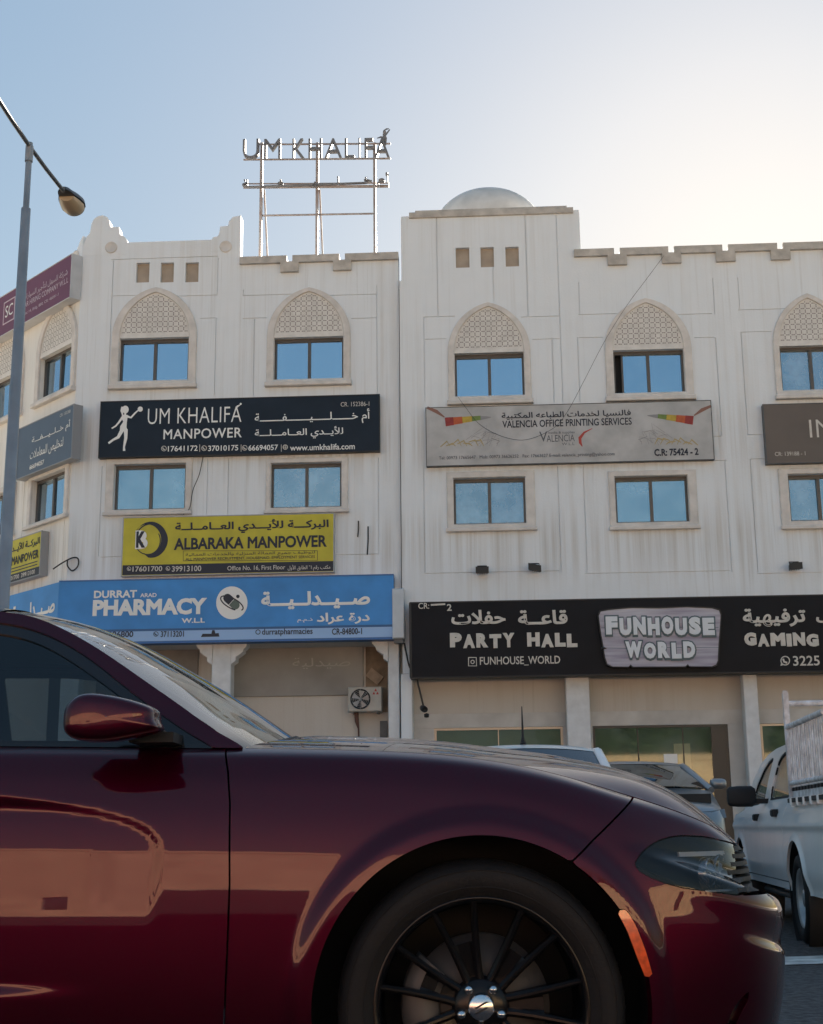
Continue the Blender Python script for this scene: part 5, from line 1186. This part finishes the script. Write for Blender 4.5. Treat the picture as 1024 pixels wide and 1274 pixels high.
# wheels
def wheel_at(x, sg):
    w0 = .815*sg; c = np.array([x, -w0, .363])+CO; ax = np.array([0, -sg, 0.])
    W_ = thing_part = None
    mm = M(); pr = [(.262, .088), (.275, .098), (.283, .104), (.300, .112), (.318, .116), (.334, .114), (.347, .106), (.356, .094), (.3625, .078), (.3645, .05), (.3645, -.05), (.356, -.094), (.33, -.114), (.275, -.098), (.262, -.088)]
    mm.lathe(c, ax, pr, 96); 
    for k in range(64):      # tread blocks at the shoulder
        a = 2*math.pi*k/64; d_ = np.array([math.cos(a), 0, math.sin(a)]); tn = np.array([-math.sin(a), 0, math.cos(a)])
        p0 = c+d_*.3602+ax*.090; mm.add([p0+tn*.004, p0-tn*.004, c+d_*.3655-tn*.004+ax*.066, c+d_*.3655+tn*.004+ax*.066], [(0, 1, 2, 3)])
    for rr in (.296, .338): mm.lathe(c, ax, [(rr-.0022, .1105), (rr, .1165 if rr > .3 else .1145), (rr+.0022, .1115)], 96)
    T = mm.build('tyre', RUB, car)
    mm = M(); mm.lathe(c, ax, [(.264, .080), (.2745, .092), (.2735, .0965), (.266, .0965), (.258, .088), (.252, .060), (.248, -.09)], 96); rim = mm.build('rim', RIMB, car)
    for k in range(7):       # seven split spokes: two slim ribs each, joined by a sunk web near the hub
        a0 = rad(105+360/7*k); ribs = {-1: [], 1: []}; web = []
        for f_ in np.linspace(0, 1, 9):
            r_ = .060+(.262-.060)*f_; ha = math.asin(min(1, (.016+.038*f_**1.25)/r_)); zt_ = .050+.040*f_**1.5; hw_ = .0105-.0025*f_
            def pt(an, rr, dz): return c+np.array([math.cos(a0+an), 0, math.sin(a0+an)])*rr+ax*(zt_+dz)
            da = hw_/r_
            for sd_ in (-1, 1): ribs[sd_].append([pt(sd_*ha-da, r_, -.05), pt(sd_*ha-da, r_, -.006), pt(sd_*ha-da*.3, r_, 0), pt(sd_*ha+da*.3, r_, 0), pt(sd_*ha+da, r_, -.006), pt(sd_*ha+da, r_, -.05)])
            if f_ < .55: web.append([pt(-ha, r_, -.012), pt(-ha*.5, r_, -.022), pt(ha*.5, r_, -.022), pt(ha, r_, -.012)])
        sm = M(); sm.grid(np.array(ribs[-1]), False); sm.grid(np.array(ribs[1]), False); sm.grid(np.array(web), False); sm.build('spoke', RIMB, rim)
    mm = M(); mm.lathe(c, ax, [(.074, .0), (.073, .040), (.066, .054), (.040, .058), (.034, .060)], 40); mm.build('hub', RIMB, rim)
    mm = M(); mm.lathe(c, ax, [(.034, .055), (.0335, .068), (.029, .0715), (.001, .0725)], 36); cap = mm.build('hub_cap', CHR, rim)
    f_ = Fr(c+ax*.0735, 0)
    if sg > 0:
        mm = M()
        for dz in (.0075, -.0060): mm.prism(f_, [(-.020, dz-.0085), (-.0105, dz-.0085), (.020, dz+.0075), (.0105, dz+.0075)], -.002, .0012)
        mm.build('emblem', MATB, rim)
    for k in range(5):
        a = rad(54+72*k); p = c+np.array([math.cos(a), 0, math.sin(a)])*.0535
        mm = M(); mm.lathe(p, ax, [(.0125, .045), (.0125, .066), (.010, .073), (.001, .0755)], 12); mm.build('wheel_nut', CHR, rim)
    mm = M(); mm.lathe(c, ax, [(.07, .012), (.178, .012), (.178, -.014), (.07, -.014)], 64); mm.lathe(c, ax, [(.001, .03), (.07, .028), (.075, .01)], 32); mm.build('brake_disc', mat('brake_iron', (.03, .03, .032), .6, metal=.2, var=.2, vscale=20), rim)
    mm = M(); a0, a1 = (rad(140), rad(200)); q = []
    for k in range(13):
        a = a0+(a1-a0)*k/12; d_ = np.array([math.cos(a), 0, math.sin(a)]); q.append([c+d_*.105+ax*.02, c+d_*.108+ax*.034, c+d_*.15+ax*.037, c+d_*.198+ax*.034, c+d_*.204+ax*.01, c+d_*.204-ax*.03])
    mm.grid(np.array(q)); mm.add(q[0], [tuple(range(6))]); mm.add(q[-1], [tuple(range(6))]); mm.build('caliper', mat('caliper_grey', (.06, .06, .062), .5, metal=.4), rim)
    mm = M(); mm.lathe(c-ax*.02, ax, [(.438, .105), (.445, .10), (.445, -.24), (.001, -.245)], 64); mm.build('wheel_arch_liner', MATB, car)
for x, sg in ((ARX, 1), (ARX, -1), (RRX, 1), (RRX, -1)): wheel_at(x, sg)
for sg in (1, -1):
    mm = M(); q = [body(np.array([s_]), np.array([.86]))[0] for s_ in (float(np.interp(-4.05, [p[0] for p in plan], _c)), float(np.interp(-3.9, [p[0] for p in plan], _c)))]
    mm.tube([np.array([p[0]-.01, p[1]*sg*(1), p[2]])+CO for p in q]+[np.array([-4.11, -.1*sg, .87])+CO], .03, 8); mm.build('tail_light', mat('tail_red', (.4, .01, .01), .2), car)
mm = M(); mm.tube([np.array(p)+CO for p in ((-.56, -.70, 1.035), (-.52, -.35, 1.075), (-.50, -.02, 1.083))], .008, 6); mm.build('wiper', MATB, car)
# ------------------------------------------------------------------ the white pickup, nose to the shops
CW_ = mat('white_car_paint', (.80, .81, .81), .35, coat=.6, coatr=.05, var=.06, vscale=3)
WHEEL_S = mat('steel_wheel', (.36, .37, .38), .4, metal=.5, var=.15, vscale=12)
bt = rad(6.0); TF = Fr((0, 0, 0), 0); TF.O = np.array([2.66, 9.80, 0]); TF.U = np.array([math.sin(bt), math.cos(bt), 0]); TF.N = np.array([-math.cos(bt), math.sin(bt), 0])
TWID = 1.56
pk = thing('pickup_truck', 'white double cab pickup with caged load bed parked nose to the shops', 'pickup', tuple(TF.P(0, 0, -TWID/2)))
def tmesh(V, F, name, m_, parent=None, smooth_=True, mirror=True, extra=None):
    """V in (along, up, out); the far side is the same shape mirrored"""
    objs = []
    for mi in ((0, 1) if mirror else (0,)):
        mm = M(); f_ = lambda l: [TF.P(a, b, c if not mi else -TWID-c) for a, b, c in l]
        mm.add(f_(V), F, smooth_)
        if extra and len(extra[0]): mm.add(f_(extra[0]), extra[1], False)
        objs.append(mm.build(name, m_, parent or pk))
    return objs
def tq(x, y, d=0): return TF.px(x, y, d)
tp = lambda x, y: tq(x, y)[0]
wb = 2.95; Lf = 3.95       # wheelbase, nose
LA = np.linspace(-1.3, Lf, 260); ZA = np.linspace(.34, 1.02, 60); TL, TZ = np.meshgrid(LA, ZA, indexing='ij')
xb = .50; xd = 1.66; xfw = 2.70
zbelt = lambda L: .985-.010*np.clip(L-xb, 0, 3)-.05*smooth(xfw-.1, xfw+.6, L)-.03*smooth(Lf-.5, Lf, L)
DT = -.07*smooth(.80, 1.02, TZ)**1.3-.03*(1-smooth(.34, .50, TZ))-.16*smooth(Lf-.7, Lf+.02, TL)**2+.02*(1-smooth(.36, .45, np.hypot(TL, TZ-.31)))+.02*(1-smooth(.36, .45, np.hypot(TL-wb, TZ-.31)))+.012*np.exp(-((TZ-.80)/.03)**2)
TP = np.stack([TL, TZ, DT], -1); TN = np.zeros_like(TP); TN[..., 2] = 1
ar = np.hypot(TL, (TZ-.31))-.385; af = np.hypot(TL-wb, TZ-.31)-.385
def tpanel(f, name, m_=CW_, rim=.02):
    V, F, rq = clip_grid(TP, f, TN, rim); return tmesh(V, F, name, m_, None, True, True, rq)
tpanel(np.minimum.reduce([xb-.006-TL, ar]), 'load_bed')
tpanel(np.minimum.reduce([TL-xb-.004, xd-.004-TL, TZ-.40, ar, zbelt(TL)-TZ]), 'rear_door')
tpanel(np.minimum.reduce([TL-xd-.004, xfw-.004-TL, TZ-.40, zbelt(TL)-TZ]), 'front_door')
tpanel(np.minimum.reduce([TL-xfw-.004, af, zbelt(TL)-TZ]), 'front_wing')
tpanel(np.minimum.reduce([TL-xb-.0, xfw-TL, .392-TZ, ar]), 'sill')
# cab above the belt: pillars, windows
ztp = 1.47; tin = lambda z: -.07-.13*np.clip((np.asarray(z)-.95)/.45, 0, 1.2)**1.1
def tg(l):
    o = []
    for x, y in l:
        d_ = -.12
        for _ in range(40): p = tq(x, y, d_); d_ = .7*d_+.3*float(tin(p[1]))
        o.append(p)
    return o
ga = np.linspace(xb-.02, 3.45, 130); gzz = np.linspace(.90, ztp, 56); CL, CZ = np.meshgrid(ga, gzz, indexing='ij'); CPt = np.stack([CL, CZ, tin(CZ)], -1); CN = np.zeros_like(CPt); CN[..., 2] = 1
RO = tg([(927, 1004), (933, 985), (940, 965), (948, 949), (956, 939), (966, 931.5), (976, 927)])
roofl = [(RO[0][0]+.1, .90)]+RO+[(xb+.08, RO[-1][1]), (xb, RO[-1][1]-.04), (xb, .90)]
cab = poly_sdf(CL, CZ, roofl)
W1 = tg([(934, 1005.5), (942, 977), (950, 958), (956, 948), (961.5, 942.5), (962.5, 944), (957, 966), (951.5, 995), (944, 1001)])
W2 = tg([(957.5, 996), (959, 984), (963, 966), (968, 948), (971.5, 941), (976, 936)]); W2 += [(xb+.12, W2[-1][1]), (xb+.08, W2[-1][1]-.03), (xb+.10, 1.03), (xb+.14, 1.0)]
w1, w2 = poly_sdf(CL, CZ, W1), poly_sdf(CL, CZ, W2)
V, F, rq = clip_grid(CPt, np.minimum.reduce([cab, -w1, -w2]), CN, .04); tmesh(V, F, 'cab', CW_, None, True, True, rq)
for i, w_ in enumerate((w1, w2)):
    V, F, rq = clip_grid(CPt-CN*.012, w_+.008, CN, 0); tmesh(V, F, 'side_window', CARG, None, True, True)
    V, F, rq = clip_grid(CPt-CN*.004, np.minimum(w_, .018-w_), CN, 0.01); tmesh(V, F, 'window_seal', MATB, None, True, True, rq)
def across(pts, name, m_, n=15, bow=.0, inset=-.1):
    """skin spanning the truck from side to side; pts = (along, up, inset)"""
    q = []
    for a, b, c in pts:
        d0_, d1_ = c, -TWID-c; q.append([TF.P(a+bow*(1-(2*t-1)**2), b+.02*(1-(2*t-1)**2), d0_+(d1_-d0_)*t) for t in np.linspace(0, 1, n)])
    mm = M(); mm.grid(np.array(q)); return mm.build(name, m_, pk)
tn_ = lambda z: float(tin(np.array(z)))
across([(xb, .92, -.08), (xb, RO[-1][1]-.04, tn_(RO[-1][1]-.04)), (xb+.08, RO[-1][1], tn_(RO[-1][1]))]+[(a, b, tn_(b)) for a, b in RO[:2:-1]], 'roof', CW_)
across([(a, b, tn_(b)) for a, b in RO[3::-1]]+[(RO[0][0]+.05, .93, -.08)], 'windscreen', CARG, 15, .12)
across([(RO[0][0]+.0, .945, -.07), (RO[0][0]+.3, .92, -.06), (Lf-.3, .87, -.10), (Lf, .80, -.16), (Lf+.05, .70, -.18)], 'bonnet', CW_, 15, .1)
across([(Lf+.05, .70, -.18), (Lf+.06, .56, -.18)], 'grille', MATB, 15, .1); across([(Lf+.07, .56, -.14), (Lf+.09, .40, -.14), (Lf+.02, .34, -.14)], 'bumper', CW_, 15, .1)
across([(-1.3, 1.0, -.1), (-1.3, .5, -.02), (-1.3, .36, -.03)], 'tailgate', CW_); across([(-1.28, .60, -.06), (xb-.16, .60, -.06), (xb-.16, .98, -.08)], 'bed_floor', CW_)
mm = M(); mm.box(TF, xb-.05, Lf-.4, .33, .92, -TWID+.14, -.16); mm.box(TF, -1.2, xb, .36, .58, -TWID+.3, -.3); mm.build('chassis', MATB, pk)
mm = M(); mm.tube([TF.P(L, .27, -.14) for L in (.55, wb-.5)], .03, 8); mm.build('side_step', DGREY, pk)
for L, z in (tq(941, 1017, .0), tq(963.5, 1011.5, .0)):
    mm = M(); mm.bbox(TF, L-.055, L+.055, z-.028, z+.028, -.02, .028, .012); mm.build('door_handle', MATB, pk)
u0, z0 = tq(925, 1000, .12); mm = M(); G = []
for k, (d_, s_) in enumerate(((.02, .75), (.05, 1), (.16, 1), (.23, .92), (.245, .7))):
    G.append([TF.P(u0+.02+.07*s_*math.copysign(abs(math.cos(a))**.6, math.cos(a)), z0+.06+.085*s_*math.copysign(abs(math.sin(a))**.5, math.sin(a)), d_) for a in [2*math.pi*i/24 for i in range(24)]])
mm.grid(np.array(G).transpose(1, 0, 2), True, True); mm.add(G[-1], [tuple(range(24))]); mm.box(TF, u0-.01, u0+.04, z0, z0+.04, -.12, .03); mm.build('door_mirror', MATB, pk)
def t_wheel(L, near=True):
    c = TF.P(L, .305, -.10 if near else -TWID+.10); ax = TF.N if near else -TF.N; m1 = M()
    m1.lathe(c, ax, [(.20, .07), (.215, .09), (.25, .10), (.285, .09), (.300, .065), (.305, .03), (.305, -.09), (.28, -.11), (.2, -.1)], 64)
    for k in range(40):
        a = 2*math.pi*k/40; h_ = TF.U*math.cos(a)+np.array([0, 0, 1])*math.sin(a); tn = -TF.U*math.sin(a)+np.array([0, 0, 1])*math.cos(a)
        m1.add([c+h_*.300+tn*.014+ax*.068, c+h_*.300-tn*.010+ax*.068, c+h_*.309-tn*.010+ax*.03, c+h_*.309+tn*.014+ax*.03, c+h_*.309-tn*.010-ax*.08, c+h_*.309+tn*.014-ax*.08], [(0, 1, 2, 3), (3, 2, 4, 5)])
    m1.build('tyre', RUB, pk)
    m1 = M(); m1.lathe(c, ax, [(.203, .075), (.198, .083), (.185, .06), (.175, .01), (.150, -.005), (.13, .03), (.10, .045), (.062, .04), (.058, .065), (.03, .07), (.001, .07)], 48); r_ = m1.build('rim', WHEEL_S, pk)
    for k in range(8):
        a = 2*math.pi*k/8; h_ = TF.U*math.cos(a)+np.array([0, 0, 1])*math.sin(a); m1 = M(); m1.lathe(c+h_*.146, ax, [(.018, .014), (.013, .02), (.001, .02)], 10); m1.build('rim_hole', MATB, r_)
for L in (0, wb):
    t_wheel(L); t_wheel(L, False)
    for c_, ax in ((TF.P(L, .31, 0), TF.N), (TF.P(L, .31, -TWID), -TF.N)):
        mm = M(); mm.lathe(c_, ax, [(.39, -.005), (.40, -.05), (.40, -.30), (.001, -.31)], 48); mm.build('wheel_arch_liner', MATB, pk)
# load cage
xs_ = .17
zc1 = 1.49; zb1 = 1.09
CG = mat('cage_paint', (.66, .69, .73), .55, var=.3, vscale=14, col2=(.36, .35, .36))
for d_ in (-.03, -TWID+.03):
    mm = M(); mm.box(TF, xs_-.05, xs_-.01, .97, 1.74, d_-.02, d_+.02); mm.box(TF, xs_-.045, xs_-.015, 1.741, 1.755, d_-.015, d_+.015); mm.build('cage_post', CG, pk)
    mm = M(); mm.tube([TF.P(xs_-.03, zc1, d_), TF.P(-1.28, zc1, d_)], .022, 8); mm.build('cage_rail', CG, pk)
    mm = M(); mm.tube([TF.P(xs_-.03, zb1, d_), TF.P(-1.28, zb1, d_)], .018, 8); mm.build('cage_rail', CG, pk)
    k = 0; L = xs_-.09
    while L > -1.27:
        mm = M(); wv = .005
        q = []
        for i, t_k in enumerate(np.linspace(0, 1, 13)):
            z = zb1+(zc1-zb1)*t_k; ww = .017+wv*math.sin(t_k*math.pi*2+(0 if k % 2 else math.pi))*.9; q.append((L, z, ww))
        V = [TF.P(a-s_*w_, z, d_+.004) for a, z, w_ in q for s_ in (-1, 1)]+[TF.P(a-s_*w_, z, d_-.004) for a, z, w_ in q for s_ in (-1, 1)]
        F = []
        for i in range(12):
            a = 2*i; F += [(a, a+1, a+3, a+2), (26+a, 26+a+2, 26+a+3, 26+a+1), (a, a+2, 26+a+2, 26+a), (a+1, 26+a+1, 26+a+3, a+3)]
        mm.add(V, F); mm.build('cage_bar', CG, pk); L -= .082; k += 1
    mm = M(); q = [(xs_-.03, .995), (xs_-.03, zb1-.02)]
    mm.add([TF.P(xs_-.05, .99, d_), TF.P(-1.28, .99, d_), TF.P(-1.28, zb1-.02, d_), TF.P(xs_-.05, zb1-.02, d_)], [(0, 1, 2, 3)]); mm.build('cage_panel', CG, pk)
    L = xs_-.12
    while L > -1.25:
        mm = M(); mm.bbox(TF, L-.03, L+.03, zb1-.055, zb1-.03, d_-.0, d_+.012, .004); mm.build('cage_hook', MATB, pk); L -= .12
    mm = M(); mm.box(TF, -1.28, xs_-.02, .955, .985, d_-.03, d_+.035) ; mm.build('bed_rail', MATB, pk)
    L = xs_-.18
    while L > -1.25:
        mm = M(); mm.bbox(TF, L-.02, L+.02, .93, .99, d_-.02, d_+.045, .008); mm.build('rope_hook', CW_, pk); L -= .26
mm = M(); mm.tube([TF.P(xs_-.03, 1.66, -.03), TF.P(xs_-.03, 1.66, -TWID+.03)], .02, 8); mm.build('cage_rail', CG, pk)

DGL = glassy('dark_car_glass', (.02, .025, .03), (.10, .12, .13), .01, .09, (.85, .93, 1.0))
# ------------------------------------------------------------------ two cars by the shops, seen end on
def plain_car(name, label, cat, loc, head, L_, w_, hood_z, belt_z, roof_z, base_f, roof_f, roof_r, base_r, paint, ws_=.78, rt=.62):
    """head = compass angle of the nose; stations measured from the nose backwards"""
    f = Fr((0, 0, 0), 0); f.O = np.array([loc[0], loc[1], 0.]); f.U = np.array([math.cos(head), math.sin(head), 0]); f.N = np.array([-math.sin(head), math.cos(head), 0])
    t = thing(name, label, cat, (loc[0], loc[1], 0)); P = lambda a, w, z: f.P(-a, z, w)
    n = 25; st = [(0, .62, .38, hood_z-.22), (.06, .80, .25, hood_z-.12), (.22, .90, .20, hood_z-.03), (.6, .98, .2, hood_z+.02), (base_f-.1, 1, .2, belt_z-.02), (base_f+.6, 1, .2, belt_z), (base_r, .98, .2, belt_z+.02), (L_-.2, .93, .22, belt_z), (L_-.05, .84, .3, belt_z-.12), (L_, .70, .40, belt_z-.28)]
    G = []
    for a, k, zl, zt_ in st:
        h = w_/2*k; sec = [(h*.86, zl), (h*.97, zl+.10), (h, (zl+zt_)/2), (h*.985, zt_-.12), (h*.94, zt_-.03), (h*.84, zt_+.0), (h*.5, zt_+.025), (0, zt_+.032)]
        G.append([P(a, w, z) for w, z in sec]+[P(a, -w, z) for w, z in sec[::-1][1:]])
    mm = M(); mm.grid(np.array(G)); mm.add(G[0], [tuple(range(15))]); mm.add(G[-1], [tuple(range(15))]); mm.build('body', paint, t)
    wb_, wt_ = w_/2*ws_*1.12, w_/2*rt*1.12; s_ = np.linspace(-1, 1, n)
    def span(a, z, w, bow, cr): return [P(a-bow*(1-x*x), x*w, z+cr*(1-abs(x)**2.4)) for x in s_]
    RF = [span(roof_f, roof_z-.05, wt_, .10, .035), span(roof_f+.15, roof_z-.015, wt_*1.0, .08, .04), span((roof_f+roof_r)/2, roof_z, wt_*1.02, 0, .045), span(roof_r-.15, roof_z-.02, wt_, -.06, .04), span(roof_r, roof_z-.06, wt_*.98, -.08, .035)]
    mm = M(); mm.grid(np.array(RF)); mm.build('roof', paint, t)
    q = [span(base_f+(roof_f-base_f)*k, belt_z+(roof_z-.05-belt_z)*(k**.92), (wb_+(wt_-wb_)*k)*.985, .16-.06*k, .03) for k in np.linspace(0, 1, 8)]
    mm = M(); mm.grid(np.array(q)); mm.build('windscreen', DGL, t)
    q = [span(base_r+(roof_r-base_r)*k, belt_z+(roof_z-.06-belt_z)*(k**.92), (wb_+(wt_*.98-wb_)*k)*.985, -.14+.06*k, .03) for k in np.linspace(0, 1, 8)]
    mm = M(); mm.grid(np.array(q)); mm.build('rear_window', DGL, t)
    for sg in (1, -1):
        def sp(a, k): return P(a, sg*(wb_+(wt_-wb_)*k), belt_z-.01+(roof_z-.04-belt_z)*k)
        mm = M()
        mm.tube([sp(base_f+(roof_f-base_f)*k, k) for k in np.linspace(-.05, 1, 8)]+[sp(roof_f+.3, 1.03)], [.045]*7+[.042, .035], 8); mm.tube([sp(base_r+(roof_r-base_r)*k, k) for k in np.linspace(-.05, 1, 8)]+[sp(roof_r-.3, 1.03)], [.055]*7+[.045, .035], 8)
        mm.tube([sp(roof_f+.1, 1.0), sp((roof_f+roof_r)/2, 1.05), sp(roof_r-.1, 1.0)], .04, 8); mm.build('pillar', paint, t)
        q = [[P(a0+(a1-a0)*u, sg*(wb_+(wt_-wb_)*k-.015), belt_z+(roof_z-.05-belt_z)*k) for u in np.linspace(0, 1, 6)] for k in np.linspace(0, 1, 6) for a0, a1 in ((base_f+(roof_f-base_f)*k, base_r+(roof_r-base_r)*k),)]
        mm = M(); mm.grid(np.array(q)); mm.build('side_window', DGL, t)
        mm = M(); am = (roof_f+roof_r)/2+.1; mm.tube([sp(am, 0), sp(am-.02, 1)], .04, 8); mm.build('pillar', MATB, t)
        mm = M(); c = P(base_f+.16, sg*(w_/2+.09), belt_z+.06); mm.grid(np.array([[c+f.U*u_-f.N*0+f.N*(k_*.105*math.copysign(abs(math.cos(a_))**.6, math.cos(a_)))+np.array([0, 0, 1])*(k_*.065*math.copysign(abs(math.sin(a_))**.6, math.sin(a_))) for a_ in [2*math.pi*i_/20 for i_ in range(20)]] for u_, k_ in ((-.05, .02), (-.05, .9), (-.03, 1), (.03, .9), (.06, .6), (.07, .02))]).transpose(1, 0, 2), True, True); mm.tube([P(base_f+.2, sg*w_/2*.93, belt_z-.01), c], .025, 6); mm.build('door_mirror', paint, t)
        q = [[P(a, sg*w_/2*k*.985+sg*.004, z) for k in (.50, .68, .86)] for a, z in ((.045, hood_z-.16), (.10, hood_z-.07))]; mm = M(); q = [[P(.03+.0, sg*w_/2*.46, hood_z-.20), P(.07, sg*w_/2*.70, hood_z-.19), P(.23, sg*w_/2*.915, hood_z-.16)], [P(.08, sg*w_/2*.46, hood_z-.10), P(.11, sg*w_/2*.70, hood_z-.085), P(.25, sg*w_/2*.90, hood_z-.06)]]; q = [[v+f.U*.006 for v in r] for r in q]; mm.grid(np.array(q)); mm.build('headlight', mat('headlight_lens', (.16, .17, .19), .12, metal=.5), t)
        q = [[P(L_-.10, sg*w_/2*.60, belt_z-.28), P(L_-.05, sg*w_/2*.74, belt_z-.28), P(L_-.16, sg*w_/2*.90, belt_z-.26)], [P(L_-.06, sg*w_/2*.60, belt_z-.12), P(L_-.07, sg*w_/2*.74, belt_z-.12), P(L_-.2, sg*w_/2*.885, belt_z-.10)]]; q = [[v-f.U*.03 for v in r] for r in q]; mm = M(); mm.grid(np.array(q)); mm.build('tail_light', mat('tail_lens', (.30, .02, .02), .2), t)
        for a in (.85, L_-.85):
            c = P(a, sg*(w_/2-.10), .33); ax = f.N*sg
            mm = M(); mm.lathe(c, ax, [(.22, .09), (.25, .105), (.30, .10), (.33, .07), (.33, -.1), (.2, -.1)], 40); mm.build('tyre', RUB, t)
            mm = M(); mm.lathe(c, ax, [(.222, .09), (.21, .10), (.19, .06), (.12, .07), (.05, .09), (.001, .09)], 40); mm.build('rim', WHEEL_S, t)
            mm = M(); mm.lathe(P(a, sg*(w_/2-.02), .33), ax, [(.39, .016), (.37, .02), (.36, .012), (.001, .008)], 40); mm.build('wheel_arch', MATB, t)
    mm = M(); mm.box(f, -.12, -.015, .32, .46, -w_*.28, w_*.28); mm.box(f, -.10, -.025+.02, hood_z-.2, hood_z-.08, -w_*.22, w_*.22); mm.build('grille', MATB, t)
    mm = M(); mm.box(f, -L_+.4, -.5, .2, belt_z-.08, -w_*.4, w_*.4); mm.build('cabin_floor', MATB, t)
    for sg in (1, -1):
        mm = M(); mm.bbox(Fr(P(base_f+1.0, sg*.36, belt_z-.2), -head+math.pi/2), -.24, .24, 0, .48, -.06, .06, .03); mm.build('seat', SEAT, t)
    return t, P
t, P = plain_car('sedan', 'white saloon facing the street with roof aerial, between maroon sedan and shops', 'car', (1.00, 10.15), rad(-90), 4.5, 1.66, .76, .90, 1.49, 1.15, 1.95, 3.25, 3.85, CW_, .80, .66)
mm = M(); a0 = P(2.2, -.02, 1.53); mm.tube([a0, a0+np.array([0, .02, .06]), a0+np.array([.0, .03, .34])], [.03, .012, .004], 8); mm.build('aerial', MATB, t)
t, P = plain_car('suv', 'grey sport utility car facing the street in front of the middle shop front', 'car', (2.78, 16.0), rad(-90), 4.6, 1.86, 1.05, 1.25, 1.60, 1.15, 1.92, 3.9, 4.35, mat('grey_car_paint', (.24, .26, .28), .35, metal=.5, coat=.7), .84, .68)
# ------------------------------------------------------------------ the sunlit houses across the street, seen mirrored in paint and glass
HS = [(-46, -9.2, -24, 4.6, (.46, .26, .18), 'long terracotta house with square windows across the street, mirrored in the maroon door'), (-9, 1.5, -23, 4.2, (.47, .265, .19), 'peach house with blank front across the street, mirrored in the maroon front wing'), (1.7, 46, -25, 4.6, (.60, .42, .25), 'low ochre house across the street with trees behind, mirrored in shop glass')]
for i, (x0, x1, y, h, c, lab) in enumerate(HS):
    f = Fr(((x0+x1)/2, y, 0), math.pi); hw_ = (x1-x0)/2; t = thing('house', lab, 'house', ((x0+x1)/2, y, 0), 'houses across the street')
    ho_ = []; u = -hw_+1.4
    while u < hw_-2 and i != 1:
        for z in np.arange(1.0, h-1.6, 3.1): ho_.append((u, u+1.3, z, z+1.4))
        u += 4.3
    wall(f, -hw_, hw_, 0, h, ho_, [], 'wall', mat('house_render_%d' % i, c, .9, var=.18, vscale=.8), t)
    mm = M(); mm.box(f, -hw_, hw_, 0, h-.3, -9, -.3); mm.build('core', DARK, t); mm = M(); mm.box(f, -hw_-.05, hw_+.05, h, h+.35, -9, .08); mm.build('parapet', mat('house_cap_%d' % i, tuple(k*.9 for k in c), .9), t)
    for a in ho_:
        mm = M(); mm.add([f.P(a[0], a[2], -.2), f.P(a[1], a[2], -.2), f.P(a[1], a[3], -.2), f.P(a[0], a[3], -.2)], [(0, 1, 2, 3)]); mm.build('window', PANE, t)

# trees behind the low house, the green in the shop windows
LEAF = mat('leaf', (.055, .085, .035), .7, var=.5, vscale=1.2); BARK = mat('bark', (.12, .09, .06), .9)
def tree(x, y, h, r, seed, label):
    R_ = np.random.RandomState(seed); t = thing('tree', label, 'tree', (x, y, 0), 'trees behind the low house')
    mm = M(); mm.tube([(x, y, 0), (x+.1, y, h*.3), (x-.1, y+.1, h*.6)], [.22, .17, .08], 8)
    cl = []
    for k in range(9):
        a = R_.uniform(0, 6.28); rr = r*R_.uniform(.25, .85); c = (x+rr*math.cos(a), y+rr*math.sin(a), h*R_.uniform(.55, .92)); cl.append((c, r*R_.uniform(.35, .55))); mm.tube([(x, y, h*.38), tuple((np.array(c)+np.array([x, y, h*.4]))/2), c], [.07, .05, .02], 5)
    mm.build('trunk', BARK, t); mm = M()
    for k in range(1900):
        c, q = cl[R_.randint(len(cl))]; v = R_.normal(size=3); v /= np.linalg.norm(v); p = np.array(c)+v*q*R_.uniform(.5, 1.1); a, b = R_.normal(size=3), R_.normal(size=3); a /= np.linalg.norm(a); b = b-a*(a@b); b /= np.linalg.norm(b); s_ = R_.uniform(.07, .16)
        mm.add([p+a*s_, p+b*s_*.6, p-a*s_, p-b*s_*.6], [(0, 1, 2, 3)])
    mm.build('crown', LEAF, t)
for i, (x, h, lab) in enumerate(((4.5, 8.2, 'leafy tree nearest the peach house across the street'), (8.5, 9.4, 'tallest leafy tree behind the low house across the street'), (12.8, 8.6, 'round leafy tree behind the middle of the low house'), (17, 9.2, 'wide leafy tree second from the end behind the low house'), (21.5, 8.4, 'last leafy tree of the row behind the low house'))): tree(x, -31+.4*(i % 2), h, 2.7, 20+i, lab)
